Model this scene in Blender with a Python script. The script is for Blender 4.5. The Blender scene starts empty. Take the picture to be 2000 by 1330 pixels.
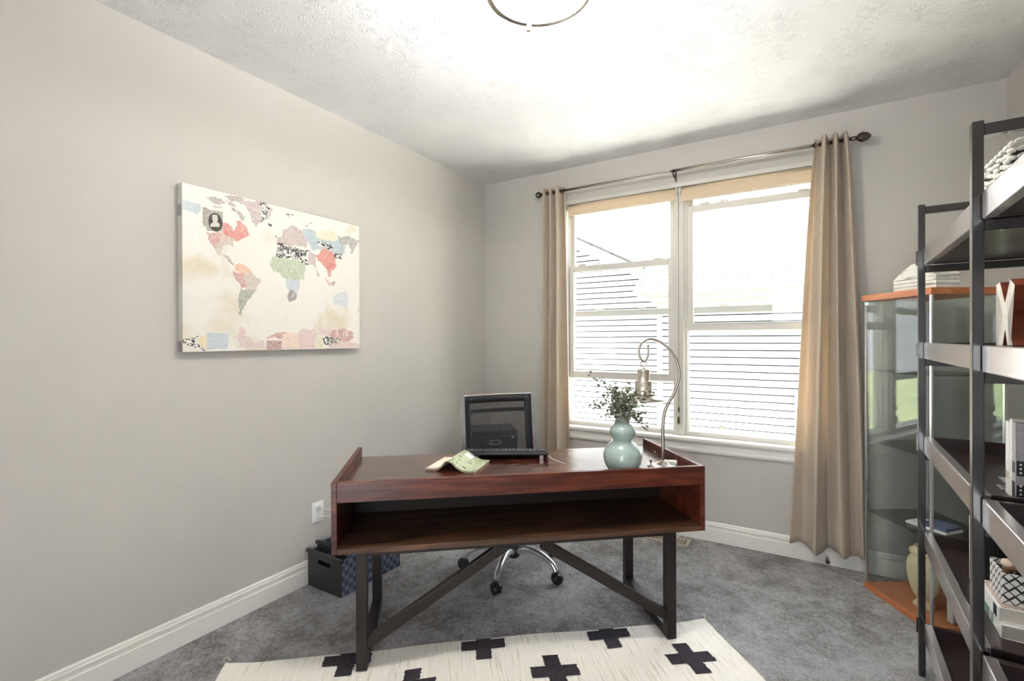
import bpy, bmesh, math, random
from mathutils import Vector, Matrix
from mathutils.geometry import tessellate_polygon
from math import sin, cos, pi, radians, atan2, sqrt
random.seed(7)
scene = bpy.context.scene
COL = scene.collection

# ------------------------------------------------------------------ camera
FPX, YAW, PITCH, ROLL = 943.2, radians(31.4586), radians(-0.168), radians(-0.206)
CAMZ = 1.37
cam_data = bpy.data.cameras.new('camera')
cam_data.sensor_width = 36.0
cam_data.lens = 36.0 * FPX / 2000.0
cam_data.clip_start = 0.02
cam = bpy.data.objects.new('camera', cam_data)
COL.objects.link(cam)
fw = Vector((-sin(YAW)*cos(PITCH), cos(YAW)*cos(PITCH), sin(PITCH)))
r0 = Vector((cos(YAW), sin(YAW), 0)); u0 = r0.cross(fw)
rr = cos(ROLL)*r0 + sin(ROLL)*u0; uu = -sin(ROLL)*r0 + cos(ROLL)*u0
cam.matrix_world = Matrix(((rr.x, uu.x, -fw.x, 0), (rr.y, uu.y, -fw.y, 0), (rr.z, uu.z, -fw.z, CAMZ), (0, 0, 0, 1)))
scene.camera = cam

# ------------------------------------------------------------------ world, light, exposure
EXPOSURE = 2.75
SUN = (-0.35, 0.25, -1.0, 12.5)
SKY = 1.0
world = bpy.data.worlds.new('overcast_sky'); scene.world = world
world.use_nodes = True
wn = world.node_tree.nodes; wl = world.node_tree.links
bg = wn['Background']
bg.inputs['Color'].default_value = (0.90, 0.95, 1.0, 1)
bg.inputs['Strength'].default_value = SKY
scene.view_settings.view_transform = 'Standard'
scene.view_settings.look = 'None'
scene.view_settings.gamma = 1.0
scene.view_settings.use_curve_mapping = False
scene.view_settings.exposure = EXPOSURE

def sun(name, direction, energy, angle, color=(1, 1, 1)):
    d = bpy.data.lights.new(name, 'SUN'); d.energy = energy; d.angle = radians(angle); d.color = color
    o = bpy.data.objects.new(name, d); COL.objects.link(o)
    o.rotation_euler = Vector(direction).to_track_quat('-Z', 'Y').to_euler()
    return o
sun('sun', SUN[:3], SUN[3], 3.0, (1.0, 0.985, 0.96))

def portal(name, loc, direction, sx, sy):
    d = bpy.data.lights.new(name, 'AREA'); d.shape = 'RECTANGLE'; d.size = sx; d.size_y = sy
    d.cycles.is_portal = True
    o = bpy.data.objects.new(name, d); COL.objects.link(o); o.location = loc
    o.rotation_euler = Vector(direction).to_track_quat('-Z', 'Z').to_euler()
portal('window_portal', (-0.785, 3.66, 1.575), (0, -1, 0), 1.7, 1.8)
portal('fill_opening_portal', (-0.1, -0.95, 1.1), (0, 1, 0), 1.9, 2.2)

# ------------------------------------------------------------------ helpers
WM = {}
def wm(o): return WM.get(o.name, Matrix.Identity(4))

def tag(o, label=None, cat=None, group=None, kind=None):
    if label: o['label'] = label
    if cat: o['category'] = cat
    if group: o['group'] = group
    if kind: o['kind'] = kind
    return o

def empty(name, loc, rz=0.0, label=None, cat=None, group=None, kind=None, parent=None):
    o = bpy.data.objects.new(name, None); COL.objects.link(o)
    o.location = loc; o.rotation_euler = (0, 0, rz); o.empty_display_size = 0.1
    m = Matrix.Translation(Vector(loc)) @ Matrix.Rotation(rz, 4, 'Z')
    if parent is not None:
        o.parent = parent; m = wm(parent) @ m
    WM[o.name] = m
    return tag(o, label, cat, group, kind)

class MB:
    """collects geometry for one mesh object"""
    def __init__(s):
        s.bm = bmesh.new(); s.mi = 0
    def mat(s, i): s.mi = i; return s
    def face(s, pts, smooth=False):
        vs = [s.bm.verts.new(p) for p in pts]
        f = s.bm.faces.new(vs); f.material_index = s.mi; f.smooth = smooth
        return f
    def box(s, x0, x1, y0, y1, z0, z1):
        x0, x1 = min(x0, x1), max(x0, x1); y0, y1 = min(y0, y1), max(y0, y1); z0, z1 = min(z0, z1), max(z0, z1)
        v = [s.bm.verts.new(p) for p in ((x0,y0,z0),(x1,y0,z0),(x1,y1,z0),(x0,y1,z0),(x0,y0,z1),(x1,y0,z1),(x1,y1,z1),(x0,y1,z1))]
        for q in ((0,3,2,1),(4,5,6,7),(0,1,5,4),(1,2,6,5),(2,3,7,6),(3,0,4,7)):
            f = s.bm.faces.new([v[i] for i in q]); f.material_index = s.mi
        return s
    def beam(s, a, b, w, t, up=(0, 0, 1)):
        """rectangular bar from a to b; w across, t along 'up'"""
        a = Vector(a); b = Vector(b); d = (b-a).normalized(); up = Vector(up)
        x = d.cross(up).normalized(); y = x.cross(d).normalized()
        v = []
        for p in (a, b):
            for sx, sy in ((-1,-1),(1,-1),(1,1),(-1,1)):
                v.append(s.bm.verts.new(p + x*sx*w/2 + y*sy*t/2))
        for q in ((0,1,2,3),(7,6,5,4),(0,4,5,1),(1,5,6,2),(2,6,7,3),(3,7,4,0)):
            f = s.bm.faces.new([v[i] for i in q]); f.material_index = s.mi
        return s
    def tube(s, pts, r, n=12, closed=False, cap=True):
        pts = [Vector(p) for p in pts]; m = len(pts)
        rad = r if isinstance(r, (list, tuple)) else [r]*m
        T = []
        for i in range(m):
            if closed: t = pts[(i+1) % m] - pts[i-1]
            elif i == 0: t = pts[1]-pts[0]
            elif i == m-1: t = pts[-1]-pts[-2]
            else: t = pts[i+1]-pts[i-1]
            T.append(t.normalized())
        ref = Vector((0, 0, 1)) if abs(T[0].z) < 0.9 else Vector((1, 0, 0))
        x = (ref - T[0]*ref.dot(T[0])).normalized()
        rings = []
        for i in range(m):
            x = (x - T[i]*x.dot(T[i])).normalized(); y = T[i].cross(x)
            rings.append([s.bm.verts.new(pts[i] + (x*cos(2*pi*k/n) + y*sin(2*pi*k/n))*rad[i]) for k in range(n)])
        for i in range(m if closed else m-1):
            a, b = rings[i], rings[(i+1) % m]
            for k in range(n):
                f = s.bm.faces.new((a[k], a[(k+1) % n], b[(k+1) % n], b[k])); f.smooth = True; f.material_index = s.mi
        if not closed and cap:
            for ring, rev in ((rings[0], True), (rings[-1], False)):
                f = s.bm.faces.new(list(reversed(ring)) if rev else ring); f.material_index = s.mi
        return s
    def lathe(s, prof, c=(0, 0, 0), n=40, axis='Z', smooth=True):
        c = Vector(c); rings = []
        for (r, z) in prof:
            if r < 1e-6:
                p = Vector((0, 0, z)); rings.append([p]); continue
            rings.append([Vector((r*cos(2*pi*k/n), r*sin(2*pi*k/n), z)) for k in range(n)])
        def tr(p):
            if axis == 'Y': p = Vector((p.x, p.z, p.y))
            elif axis == 'X': p = Vector((p.z, p.x, p.y))
            return s.bm.verts.new(c + p)
        V = [[tr(p) for p in ring] for ring in rings]
        for a, b in zip(V[:-1], V[1:]):
            for k in range(n):
                if len(a) == 1 and len(b) == 1: continue
                if len(a) == 1: q = (a[0], b[(k+1) % n], b[k])
                elif len(b) == 1: q = (a[k], a[(k+1) % n], b[0])
                else: q = (a[k], a[(k+1) % n], b[(k+1) % n], b[k])
                f = s.bm.faces.new(q); f.smooth = smooth; f.material_index = s.mi
        return s
    def prism(s, poly, fn, h0, h1):
        """extrude polygon (2d points); fn(u,v,h)->3d"""
        a = [s.bm.verts.new(fn(u, v, h0)) for u, v in poly]; b = [s.bm.verts.new(fn(u, v, h1)) for u, v in poly]
        n = len(poly)
        s.bm.faces.new(list(reversed(a))).material_index = s.mi
        s.bm.faces.new(b).material_index = s.mi
        for k in range(n):
            s.bm.faces.new((a[k], a[(k+1) % n], b[(k+1) % n], b[k])).material_index = s.mi
        return s
    def grid(s, fn, nu, nv, smooth=True):
        V = [[s.bm.verts.new(fn(i/nu, j/nv)) for j in range(nv+1)] for i in range(nu+1)]
        for i in range(nu):
            for j in range(nv):
                f = s.bm.faces.new((V[i][j], V[i+1][j], V[i+1][j+1], V[i][j+1])); f.smooth = smooth; f.material_index = s.mi
        return s
    def build(s, name, mats, parent=None, bevel=0, seg=2, world=True, solid=0, subsurf=0, keep=False, label=None, cat=None, group=None, kind=None):
        bm = s.bm
        if solid == 0 and not keep: bmesh.ops.recalc_face_normals(bm, faces=bm.faces)
        me = bpy.data.meshes.new(name)
        o = bpy.data.objects.new(name, me); COL.objects.link(o)
        if not isinstance(mats, (list, tuple)): mats = [mats]
        for m in mats: me.materials.append(m)
        if parent is not None:
            o.parent = parent; WM[o.name] = wm(parent)
            if world: bm.transform(wm(parent).inverted())
        else:
            xs = [v.co.x for v in bm.verts]; ys = [v.co.y for v in bm.verts]; zs = [v.co.z for v in bm.verts]
            c = Vector(((min(xs)+max(xs))/2, (min(ys)+max(ys))/2, min(zs)))
            bm.transform(Matrix.Translation(-c)); o.location = c; WM[o.name] = Matrix.Translation(c)
        bm.to_mesh(me); bm.free()
        if solid:
            m = o.modifiers.new('solid', 'SOLIDIFY'); m.thickness = solid; m.offset = 0
        if bevel:
            m = o.modifiers.new('bevel', 'BEVEL'); m.width = bevel; m.segments = seg; m.limit_method = 'ANGLE'; m.angle_limit = radians(40)
            m.harden_normals = False
        if subsurf:
            m = o.modifiers.new('sub', 'SUBSURF'); m.levels = subsurf; m.render_levels = subsurf
        return tag(o, label, cat, group, kind)

def spline(pts, n=8):
    """Catmull-Rom through pts"""
    P = [Vector(p) for p in pts]; P = [P[0]*2-P[1]] + P + [P[-1]*2-P[-2]]
    out = []
    for i in range(1, len(P)-2):
        for k in range(n):
            t = k/n
            out.append(0.5*((2*P[i]) + (P[i+1]-P[i-1])*t + (2*P[i-1]-5*P[i]+4*P[i+1]-P[i+2])*t*t + (3*P[i]-P[i-1]-3*P[i+1]+P[i+2])*t**3))
    out.append(P[-2]); return out

# ------------------------------------------------------------------ materials
def srgb(r, g, b):
    f = lambda c: (c/255/12.92) if c/255 <= 0.04045 else ((c/255+0.055)/1.055)**2.4
    return (f(r), f(g), f(b), 1)

class NT:
    def __init__(s, name):
        s.m = bpy.data.materials.new(name); s.m.use_nodes = True; s.t = s.m.node_tree
        s.b = s.t.nodes['Principled BSDF']; s.out = s.t.nodes['Material Output']
    def n(s, kind, **kw):
        nd = s.t.nodes.new(kind)
        for k, v in kw.items():
            if k in nd.inputs.keys(): nd.inputs[k].default_value = v
            else: setattr(nd, k, v)
        return nd
    def l(s, a, b): s.t.links.new(a, b); return s
    def math(s, op, a, b=None, clamp=False):
        nd = s.t.nodes.new('ShaderNodeMath'); nd.operation = op; nd.use_clamp = clamp
        for i, v in enumerate((a, b)):
            if v is None: continue
            if isinstance(v, (int, float)): nd.inputs[i].default_value = v
            else: s.l(v, nd.inputs[i])
        return nd.outputs[0]
    def coords(s, scale=(1, 1, 1), rot=(0, 0, 0)):
        tc = s.n('ShaderNodeTexCoord'); mp = s.n('ShaderNodeMapping')
        mp.inputs['Scale'].default_value = scale; mp.inputs['Rotation'].default_value = rot
        s.l(tc.outputs['Object'], mp.inputs['Vector']); return mp.outputs['Vector']
    def noise(s, vec, scale, detail=3, rough=0.5, dist=0.0):
        nd = s.n('ShaderNodeTexNoise'); nd.inputs['Scale'].default_value = scale; nd.inputs['Detail'].default_value = detail
        nd.inputs['Roughness'].default_value = rough; nd.inputs['Distortion'].default_value = dist
        s.l(vec, nd.inputs['Vector']); return nd.outputs['Fac']
    def ramp(s, fac, stops):
        nd = s.n('ShaderNodeValToRGB'); cr = nd.color_ramp
        while len(cr.elements) < len(stops): cr.elements.new(0.5)
        for e, (p, c) in zip(cr.elements, stops): e.position = p; e.color = c
        s.l(fac, nd.inputs['Fac']); return nd.outputs['Color']
    def mix(s, fac, a, b):
        nd = s.t.nodes.new('ShaderNodeMix'); nd.data_type = 'RGBA'
        for sock, v in ((nd.inputs[0], fac), (nd.inputs[6], a), (nd.inputs[7], b)):
            if isinstance(v, (int, float)): sock.default_value = v
            elif isinstance(v, tuple): sock.default_value = v
            else: s.l(v, sock)
        return nd.outputs[2]
    def bump(s, h, strength=0.3, dist=0.01):
        nd = s.n('ShaderNodeBump'); nd.inputs['Strength'].default_value = strength; nd.inputs['Distance'].default_value = dist
        s.l(h, nd.inputs['Height']); s.l(nd.outputs['Normal'], s.b.inputs['Normal']); return s
    def set(s, color=None, rough=None, metal=None, coat=None, spec=None, sheen=None):
        b = s.b.inputs
        if color is not None:
            if isinstance(color, tuple): b['Base Color'].default_value = color
            else: s.l(color, b['Base Color'])
        if rough is not None:
            if isinstance(rough, (int, float)): b['Roughness'].default_value = rough
            else: s.l(rough, b['Roughness'])
        if metal is not None: b['Metallic'].default_value = metal
        if coat is not None: b['Coat Weight'].default_value = coat; b['Coat Roughness'].default_value = 0.15
        if spec is not None: b['Specular IOR Level'].default_value = spec
        if sheen is not None: b['Sheen Weight'].default_value = sheen
        return s

def simple(name, col, rough=0.5, metal=0.0, var=0.06, vscale=30, bump=0.0, bscale=200, bdist=0.001, **kw):
    t = NT(name); v = t.coords()
    nz = t.noise(v, vscale, 3)
    c = tuple(col); dark = tuple(max(0, x*(1-var)) for x in c[:3])+(1,); light = tuple(min(1, x*(1+var)) for x in c[:3])+(1,)
    t.set(color=t.ramp(nz, [(0.3, dark), (0.7, light)]), rough=rough, metal=metal, **kw)
    if bump: t.bump(t.noise(v, bscale, 2), bump, bdist)
    return t.m

M = {}
M['wall'] = simple('wall_paint', srgb(194, 190, 184), 0.75, var=0.01, vscale=3, bump=0.12, bscale=260, bdist=0.0006, spec=0.25)
M['trim'] = simple('white_trim_paint', srgb(234, 231, 224), 0.35, var=0.01, vscale=5)
M['vinyl'] = simple('window_vinyl', srgb(206, 203, 195), 0.4, var=0.01, vscale=5)

def mat_ceiling():
    t = NT('stomp_textured_ceiling'); v = t.coords()
    warp = t.n('ShaderNodeTexNoise'); warp.inputs['Scale'].default_value = 5; t.l(v, warp.inputs['Vector'])
    hs = []
    for k, (sc, off) in enumerate(((4.6, 0.0), (5.3, 7.3))):
        mp = t.n('ShaderNodeMapping'); mp.inputs['Location'].default_value = (off, off*0.7, 0); t.l(v, mp.inputs['Vector'])
        vo = t.n('ShaderNodeTexVoronoi', voronoi_dimensions='2D'); vo.inputs['Scale'].default_value = sc
        t.l(mp.outputs['Vector'], vo.inputs['Vector'])
        sub = t.n('ShaderNodeVectorMath', operation='SUBTRACT'); t.l(mp.outputs['Vector'], sub.inputs[0]); t.l(vo.outputs['Position'], sub.inputs[1])
        sx = t.n('ShaderNodeSeparateXYZ'); t.l(sub.outputs[0], sx.inputs[0])
        ang = t.math('ARCTAN2', sx.outputs['Y'], sx.outputs['X'])
        ln = t.n('ShaderNodeVectorMath', operation='LENGTH'); t.l(sub.outputs[0], ln.inputs[0]); r = ln.outputs['Value']
        nz = t.noise(mp.outputs['Vector'], 22, 3)
        ph = t.math('ADD', t.math('MULTIPLY', ang, 13.0), t.math('MULTIPLY', nz, 16.0))
        ridge = t.math('POWER', t.math('ABSOLUTE', t.math('SINE', ph)), 5.0)
        fall = t.math('MULTIPLY', t.math('SUBTRACT', 1.0, t.math('DIVIDE', r, 0.12), True), t.math('MULTIPLY', r, 30.0, True))
        br = t.math('GREATER_THAN', t.noise(mp.outputs['Vector'], 34, 2), 0.47)
        hs.append(t.math('MULTIPLY', t.math('MULTIPLY', ridge, fall), br))
    h = t.math('MAXIMUM', hs[0], hs[1])
    h = t.math('ADD', h, t.math('MULTIPLY', t.noise(v, 60, 2), 0.12))
    t.set(color=srgb(232, 232, 232), rough=0.85, spec=0.2); t.bump(h, 0.75, 0.0052)
    return t.m
M['ceiling'] = mat_ceiling()

def mat_carpet():
    t = NT('grey_plush_carpet'); v = t.coords()
    big = t.noise(v, 2.6, 4, 0.6, 0.6); mid = t.noise(v, 9, 4, 0.65, 0.5); fine = t.noise(v, 120, 3, 0.7); tuft = t.noise(v, 46, 4, 0.7, 2.2)
    f = t.math('ADD', t.math('MULTIPLY', big, 0.34), t.math('ADD', t.math('MULTIPLY', mid, 0.28), t.math('ADD', t.math('MULTIPLY', fine, 0.14), t.math('MULTIPLY', tuft, 0.24))))
    pile_shade = t.noise(v, 20, 4, 0.6, 3.0); f = t.math('ADD', f, t.math('MULTIPLY', t.math('SUBTRACT', pile_shade, 0.5), 0.28))  # squiggle tone in the colour imitates shadows between the pile
    t.set(color=t.ramp(f, [(0.42, srgb(156, 150, 146)), (0.5, srgb(212, 209, 210)), (0.58, srgb(247, 245, 247))]), rough=0.95, spec=0.1, sheen=0.25)
    h = t.math('ADD', t.math('MULTIPLY', tuft, 1.0), t.math('ADD', t.math('MULTIPLY', fine, 0.5), t.math('MULTIPLY', mid, 0.8)))
    t.bump(h, 1.0, 0.045); return t.m
M['carpet'] = mat_carpet()

def mat_wood(name, dark, mid, light, scale=(1.2, 14, 14), rough=0.3, coat=0.3, knots=True):
    t = NT(name); v = t.coords(scale)
    n1 = t.noise(v, 1.6, 5, 0.6, 1.1); n2 = t.noise(v, 9, 3, 0.5)
    v2 = t.coords((1.0, 1.0, 1.0)); n3 = t.noise(v2, 2.3, 2)
    f = t.math('ADD', t.math('MULTIPLY', n1, 0.6), t.math('ADD', t.math('MULTIPLY', n2, 0.15), t.math('MULTIPLY', n3, 0.25)))
    t.set(color=t.ramp(f, [(0.36, dark), (0.5, mid), (0.64, light)]), rough=t.math('ADD', rough, t.math('MULTIPLY', n2, 0.12)), coat=coat)
    t.bump(n2, 0.08, 0.002); return t.m
M['desk'] = mat_wood('dark_acacia_wood', srgb(40, 15, 10), srgb(86, 38, 25), srgb(126, 62, 40), coat=0.12, rough=0.27)
M['desk_top'] = mat_wood('polished_acacia_top', srgb(40, 16, 11), srgb(80, 38, 26), srgb(112, 58, 38), coat=0.9, rough=0.2)
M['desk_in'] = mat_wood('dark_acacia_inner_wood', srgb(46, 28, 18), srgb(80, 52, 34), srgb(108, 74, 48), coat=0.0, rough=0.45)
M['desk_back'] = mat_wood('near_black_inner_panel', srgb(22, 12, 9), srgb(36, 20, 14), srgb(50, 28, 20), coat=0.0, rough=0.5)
M['case'] = simple('espresso_shelf_laminate', srgb(48, 33, 33), 0.3, var=0.05, vscale=6, coat=0.25)
M['orange_wood'] = mat_wood('beech_cabinet_board', srgb(176, 100, 60), srgb(196, 120, 76), srgb(212, 140, 96), scale=(1, 8, 8), rough=0.35, coat=0.1)
M['red_wood'] = mat_wood('stained_letter_sides', srgb(92, 38, 22), srgb(122, 56, 34), srgb(140, 70, 44), rough=0.5, coat=0)
M['lip'] = mat_wood('pale_sheen_edge', srgb(160, 150, 148), srgb(172, 162, 160), srgb(186, 176, 173), scale=(3, 1.0, 10), rough=0.18, coat=1.0); M['lip'].node_tree.nodes['Principled BSDF'].inputs['Metallic'].default_value = 0.5; M['lip'].node_tree.nodes['Principled BSDF'].inputs['Coat IOR'].default_value = 3.4  # pale base colour stands in for window light reflected on dark edges
M['post'] = simple('bronze_steel', srgb(34, 29, 27), 0.26, 0.25, var=0.12, vscale=12, coat=0.9); M['post'].node_tree.nodes['Principled BSDF'].inputs['Coat IOR'].default_value = 1.65
M['leg_metal'] = simple('dark_steel_legs', srgb(40, 32, 31), 0.42, 0.25, var=0.15, vscale=14)
M['nickel'] = simple('brushed_nickel', srgb(190, 182, 172), 0.28, 1.0, var=0.03)
M['silver'] = simple('satin_silver', srgb(226, 227, 230), 0.22, 0.85, var=0.02)
M['bronze'] = simple('oiled_bronze', srgb(92, 82, 74), 0.3, 0.9, var=0.05)
M['rod'] = simple('rod_steel', srgb(192, 188, 182), 0.25, 1.0, var=0.03)
M['black'] = simple('black_plastic', srgb(30, 30, 34), 0.4, var=0.1)
M['blackm'] = simple('black_enamel', srgb(44, 45, 50), 0.45, 0.2, var=0.05)
M['keys'] = simple('key_plastic', srgb(62, 62, 66), 0.5, var=0.05)
M['white'] = simple('white_plastic', srgb(238, 238, 236), 0.35, var=0.01)
M['cord'] = simple('white_cord', srgb(214, 212, 208), 0.5, var=0.02)
M['cream'] = simple('cream_shade_fabric', srgb(226, 208, 182), 0.8, var=0.03, vscale=40, bump=0.1, bscale=500, bdist=0.0005)
M['page'] = None

def mat_curtain():
    t = NT('beige_curtain_fabric'); v = t.coords()
    fine = t.noise(v, 420, 2, 0.6); big = t.noise(v, 6, 2)
    t.set(color=t.ramp(big, [(0.3, srgb(214, 201, 184)), (0.7, srgb(222, 210, 194))]), rough=0.7, spec=0.25, sheen=0.3)
    t.bump(fine, 0.12, 0.001)
    tr = t.n('ShaderNodeBsdfTranslucent'); tr.inputs['Color'].default_value = srgb(214, 196, 172)
    mx = t.n('ShaderNodeMixShader'); mx.inputs[0].default_value = 0.40
    t.l(t.b.outputs[0], mx.inputs[1]); t.l(tr.outputs[0], mx.inputs[2]); t.l(mx.outputs[0], t.out.inputs['Surface']); return t.m
M['curtain'] = mat_curtain()

def mat_shade():
    t = NT('cream_roller_fabric'); v = t.coords()
    t.set(color=t.ramp(t.noise(v, 300, 2), [(0.3, srgb(222, 204, 178)), (0.7, srgb(230, 213, 188))]), rough=0.85, spec=0.15)
    tr = t.n('ShaderNodeBsdfTranslucent'); tr.inputs['Color'].default_value = srgb(232, 214, 190)
    mx = t.n('ShaderNodeMixShader'); mx.inputs[0].default_value = 0.25
    t.l(t.b.outputs[0], mx.inputs[1]); t.l(tr.outputs[0], mx.inputs[2]); t.l(mx.outputs[0], t.out.inputs['Surface']); return t.m
M['roller'] = mat_shade()

def mat_glass(name, tint, f0=0.04):
    t = NT(name)
    tr = t.n('ShaderNodeBsdfTransparent'); tr.inputs['Color'].default_value = tint
    gl = t.n('ShaderNodeBsdfGlossy'); gl.inputs['Roughness'].default_value = 0.01
    lw_ = t.n('ShaderNodeLayerWeight'); fac = t.math('ADD', f0, t.math('MULTIPLY', t.math('POWER', lw_.outputs['Facing'], 5.0), 0.9), True)
    mx = t.n('ShaderNodeMixShader'); t.l(fac, mx.inputs[0]); t.l(tr.outputs[0], mx.inputs[1]); t.l(gl.outputs[0], mx.inputs[2])
    t.l(mx.outputs[0], t.out.inputs['Surface']); return t.m
M['glass'] = mat_glass('clear_window_glass', (0.97, 0.98, 0.98, 1))
M['cabglass'] = mat_glass('greenish_cabinet_glass', (0.945, 0.965, 0.955, 1))

def mat_mesh():
    t = NT('black_chair_mesh'); v = t.coords((1, 1, 1), (0, 0, 0))
    w = [t.n('ShaderNodeTexWave', wave_type='BANDS', bands_direction=d) for d in ('X', 'Z')]
    for q in w: q.inputs['Scale'].default_value = 48; t.l(v, q.inputs['Vector'])
    f = t.math('MAXIMUM', w[0].outputs['Fac'], w[1].outputs['Fac'])
    op = t.math('GREATER_THAN', f, 0.62)
    t.set(color=srgb(50, 50, 52), rough=0.6)
    tr = t.n('ShaderNodeBsdfTransparent'); mx = t.n('ShaderNodeMixShader'); t.l(op, mx.inputs[0])
    t.l(tr.outputs[0], mx.inputs[1]); t.l(t.b.outputs[0], mx.inputs[2]); t.l(mx.outputs[0], t.out.inputs['Surface']); return t.m
M['mesh'] = mat_mesh()

def mat_siding():
    t = NT('white_vinyl_siding'); v = t.coords()
    t.set(color=t.ramp(t.noise(v, 1.2, 2), [(0.3, srgb(168, 168, 170)), (0.7, srgb(176, 176, 178))]), rough=0.6); return t.m
M['siding'] = mat_siding()

def mat_shingle():
    t = NT('asphalt_shingles')
    br = t.n('ShaderNodeTexBrick'); t.l(t.coords((1, 1.1766, 0)), br.inputs['Vector'])
    br.inputs['Color1'].default_value = srgb(104, 104, 107); br.inputs['Color2'].default_value = srgb(72, 72, 75); br.inputs['Mortar'].default_value = srgb(12, 12, 13)
    br.inputs['Scale'].default_value = 1.0; br.inputs['Mortar Size'].default_value = 0.017; br.inputs['Mortar Smooth'].default_value = 0.0
    br.inputs['Brick Width'].default_value = 0.30; br.inputs['Row Height'].default_value = 0.14; br.offset = 0.37; br.offset_frequency = 2; br.squash = 1.3; br.squash_frequency = 3
    v = t.coords(); nz = t.noise(v, 30, 3)
    t.set(color=t.mix(br.outputs['Fac'], t.mix(t.math('MULTIPLY', nz, 0.35), br.outputs['Color'], srgb(96, 96, 98)), srgb(30, 30, 32)), rough=0.9); return t.m
M['shingle'] = mat_shingle()
M['lawn'] = simple('lawn_grass', srgb(132, 142, 104), 0.9, var=0.25, vscale=3, bump=0.5, bscale=60, bdist=0.02)

def mat_rug():
    t = NT('cream_woven_wool'); v = t.coords((1, 1, 1), (0, 0, radians(-39.87)))
    mp = t.n('ShaderNodeMapping'); mp.inputs['Scale'].default_value = (120, 6, 1); t.l(v, mp.inputs['Vector'])
    st = t.noise(mp.outputs['Vector'], 1.0, 3); fine = t.noise(v, 260, 2)
    t.set(color=t.ramp(st, [(0.32, srgb(214, 206, 192)), (0.42, srgb(240, 235, 226)), (0.7, srgb(246, 242, 234))]), rough=0.95, spec=0.1)
    t.bump(t.math('ADD', fine, st), 0.3, 0.004); return t.m
M['rug'] = mat_rug()
M['rugblack'] = simple('charcoal_rug_wool', srgb(62, 58, 64), 0.95, var=0.25, vscale=90, bump=0.5, bscale=180, bdist=0.004, spec=0.1)

def mat_weave(name, c1, c2, size):
    t = NT(name); v = t.coords((1, 1, 1))
    sx = t.n('ShaderNodeSeparateXYZ'); t.l(v, sx.inputs[0])
    a = t.math('FLOOR', t.math('DIVIDE', t.math('ADD', sx.outputs['Y'], sx.outputs['X']), size)); b = t.math('FLOOR', t.math('DIVIDE', sx.outputs['Z'], size))
    par = t.math('MODULO', t.math('ABSOLUTE', t.math('ADD', a, b)), 2.0)
    fx = t.math('PINGPONG', t.math('ADD', sx.outputs['Y'], sx.outputs['X']), size/2); fz = t.math('PINGPONG', sx.outputs['Z'], size/2)
    h = t.math('MINIMUM', fx, fz)
    nz = t.noise(v, 50, 2)
    t.set(color=t.mix(par, t.mix(t.math('MULTIPLY', nz, 0.5), c1, c2), t.mix(t.math('MULTIPLY', nz, 0.4), c2, c1)), rough=0.35)
    t.bump(t.math('MULTIPLY', h, 60.0, True), 0.5, 0.003); return t.m
M['weave'] = mat_weave('navy_grey_strap_weave', srgb(22, 26, 46), srgb(122, 128, 148), 0.027)
M['strap'] = simple('charcoal_strap', srgb(46, 46, 46), 0.5, var=0.2, vscale=20, bump=0.15, bscale=90, bdist=0.002)

def mat_print(name, col, ink=0.5, paper=srgb(232, 228, 218), amount=0.42, scale=60):
    """coloured paper print with fine ink lines"""
    t = NT(name); v = t.coords(); n1 = t.noise(v, scale*0.4, 4, 0.6, 1.5); n2 = t.noise(v, scale, 3, 0.6, 2.2)
    base = t.mix(t.math('MULTIPLY', n1, amount*1.6, True), col, paper)
    lines = t.math('LESS_THAN', t.math('ABSOLUTE', t.math('SUBTRACT', n2, 0.5)), 0.02)
    t.set(color=t.mix(t.math('MULTIPLY', lines, ink), base, srgb(70, 62, 64)), rough=0.55); return t.m

def mat_ink(name, col, thr):
    t = NT(name); v = t.coords((1, 1, 1.8)); n = t.noise(v, 26, 4, 0.6, 2.5)
    f = t.math('GREATER_THAN', n, thr)
    t.set(color=t.mix(f, srgb(236, 232, 224), col), rough=0.55); return t.m

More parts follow.
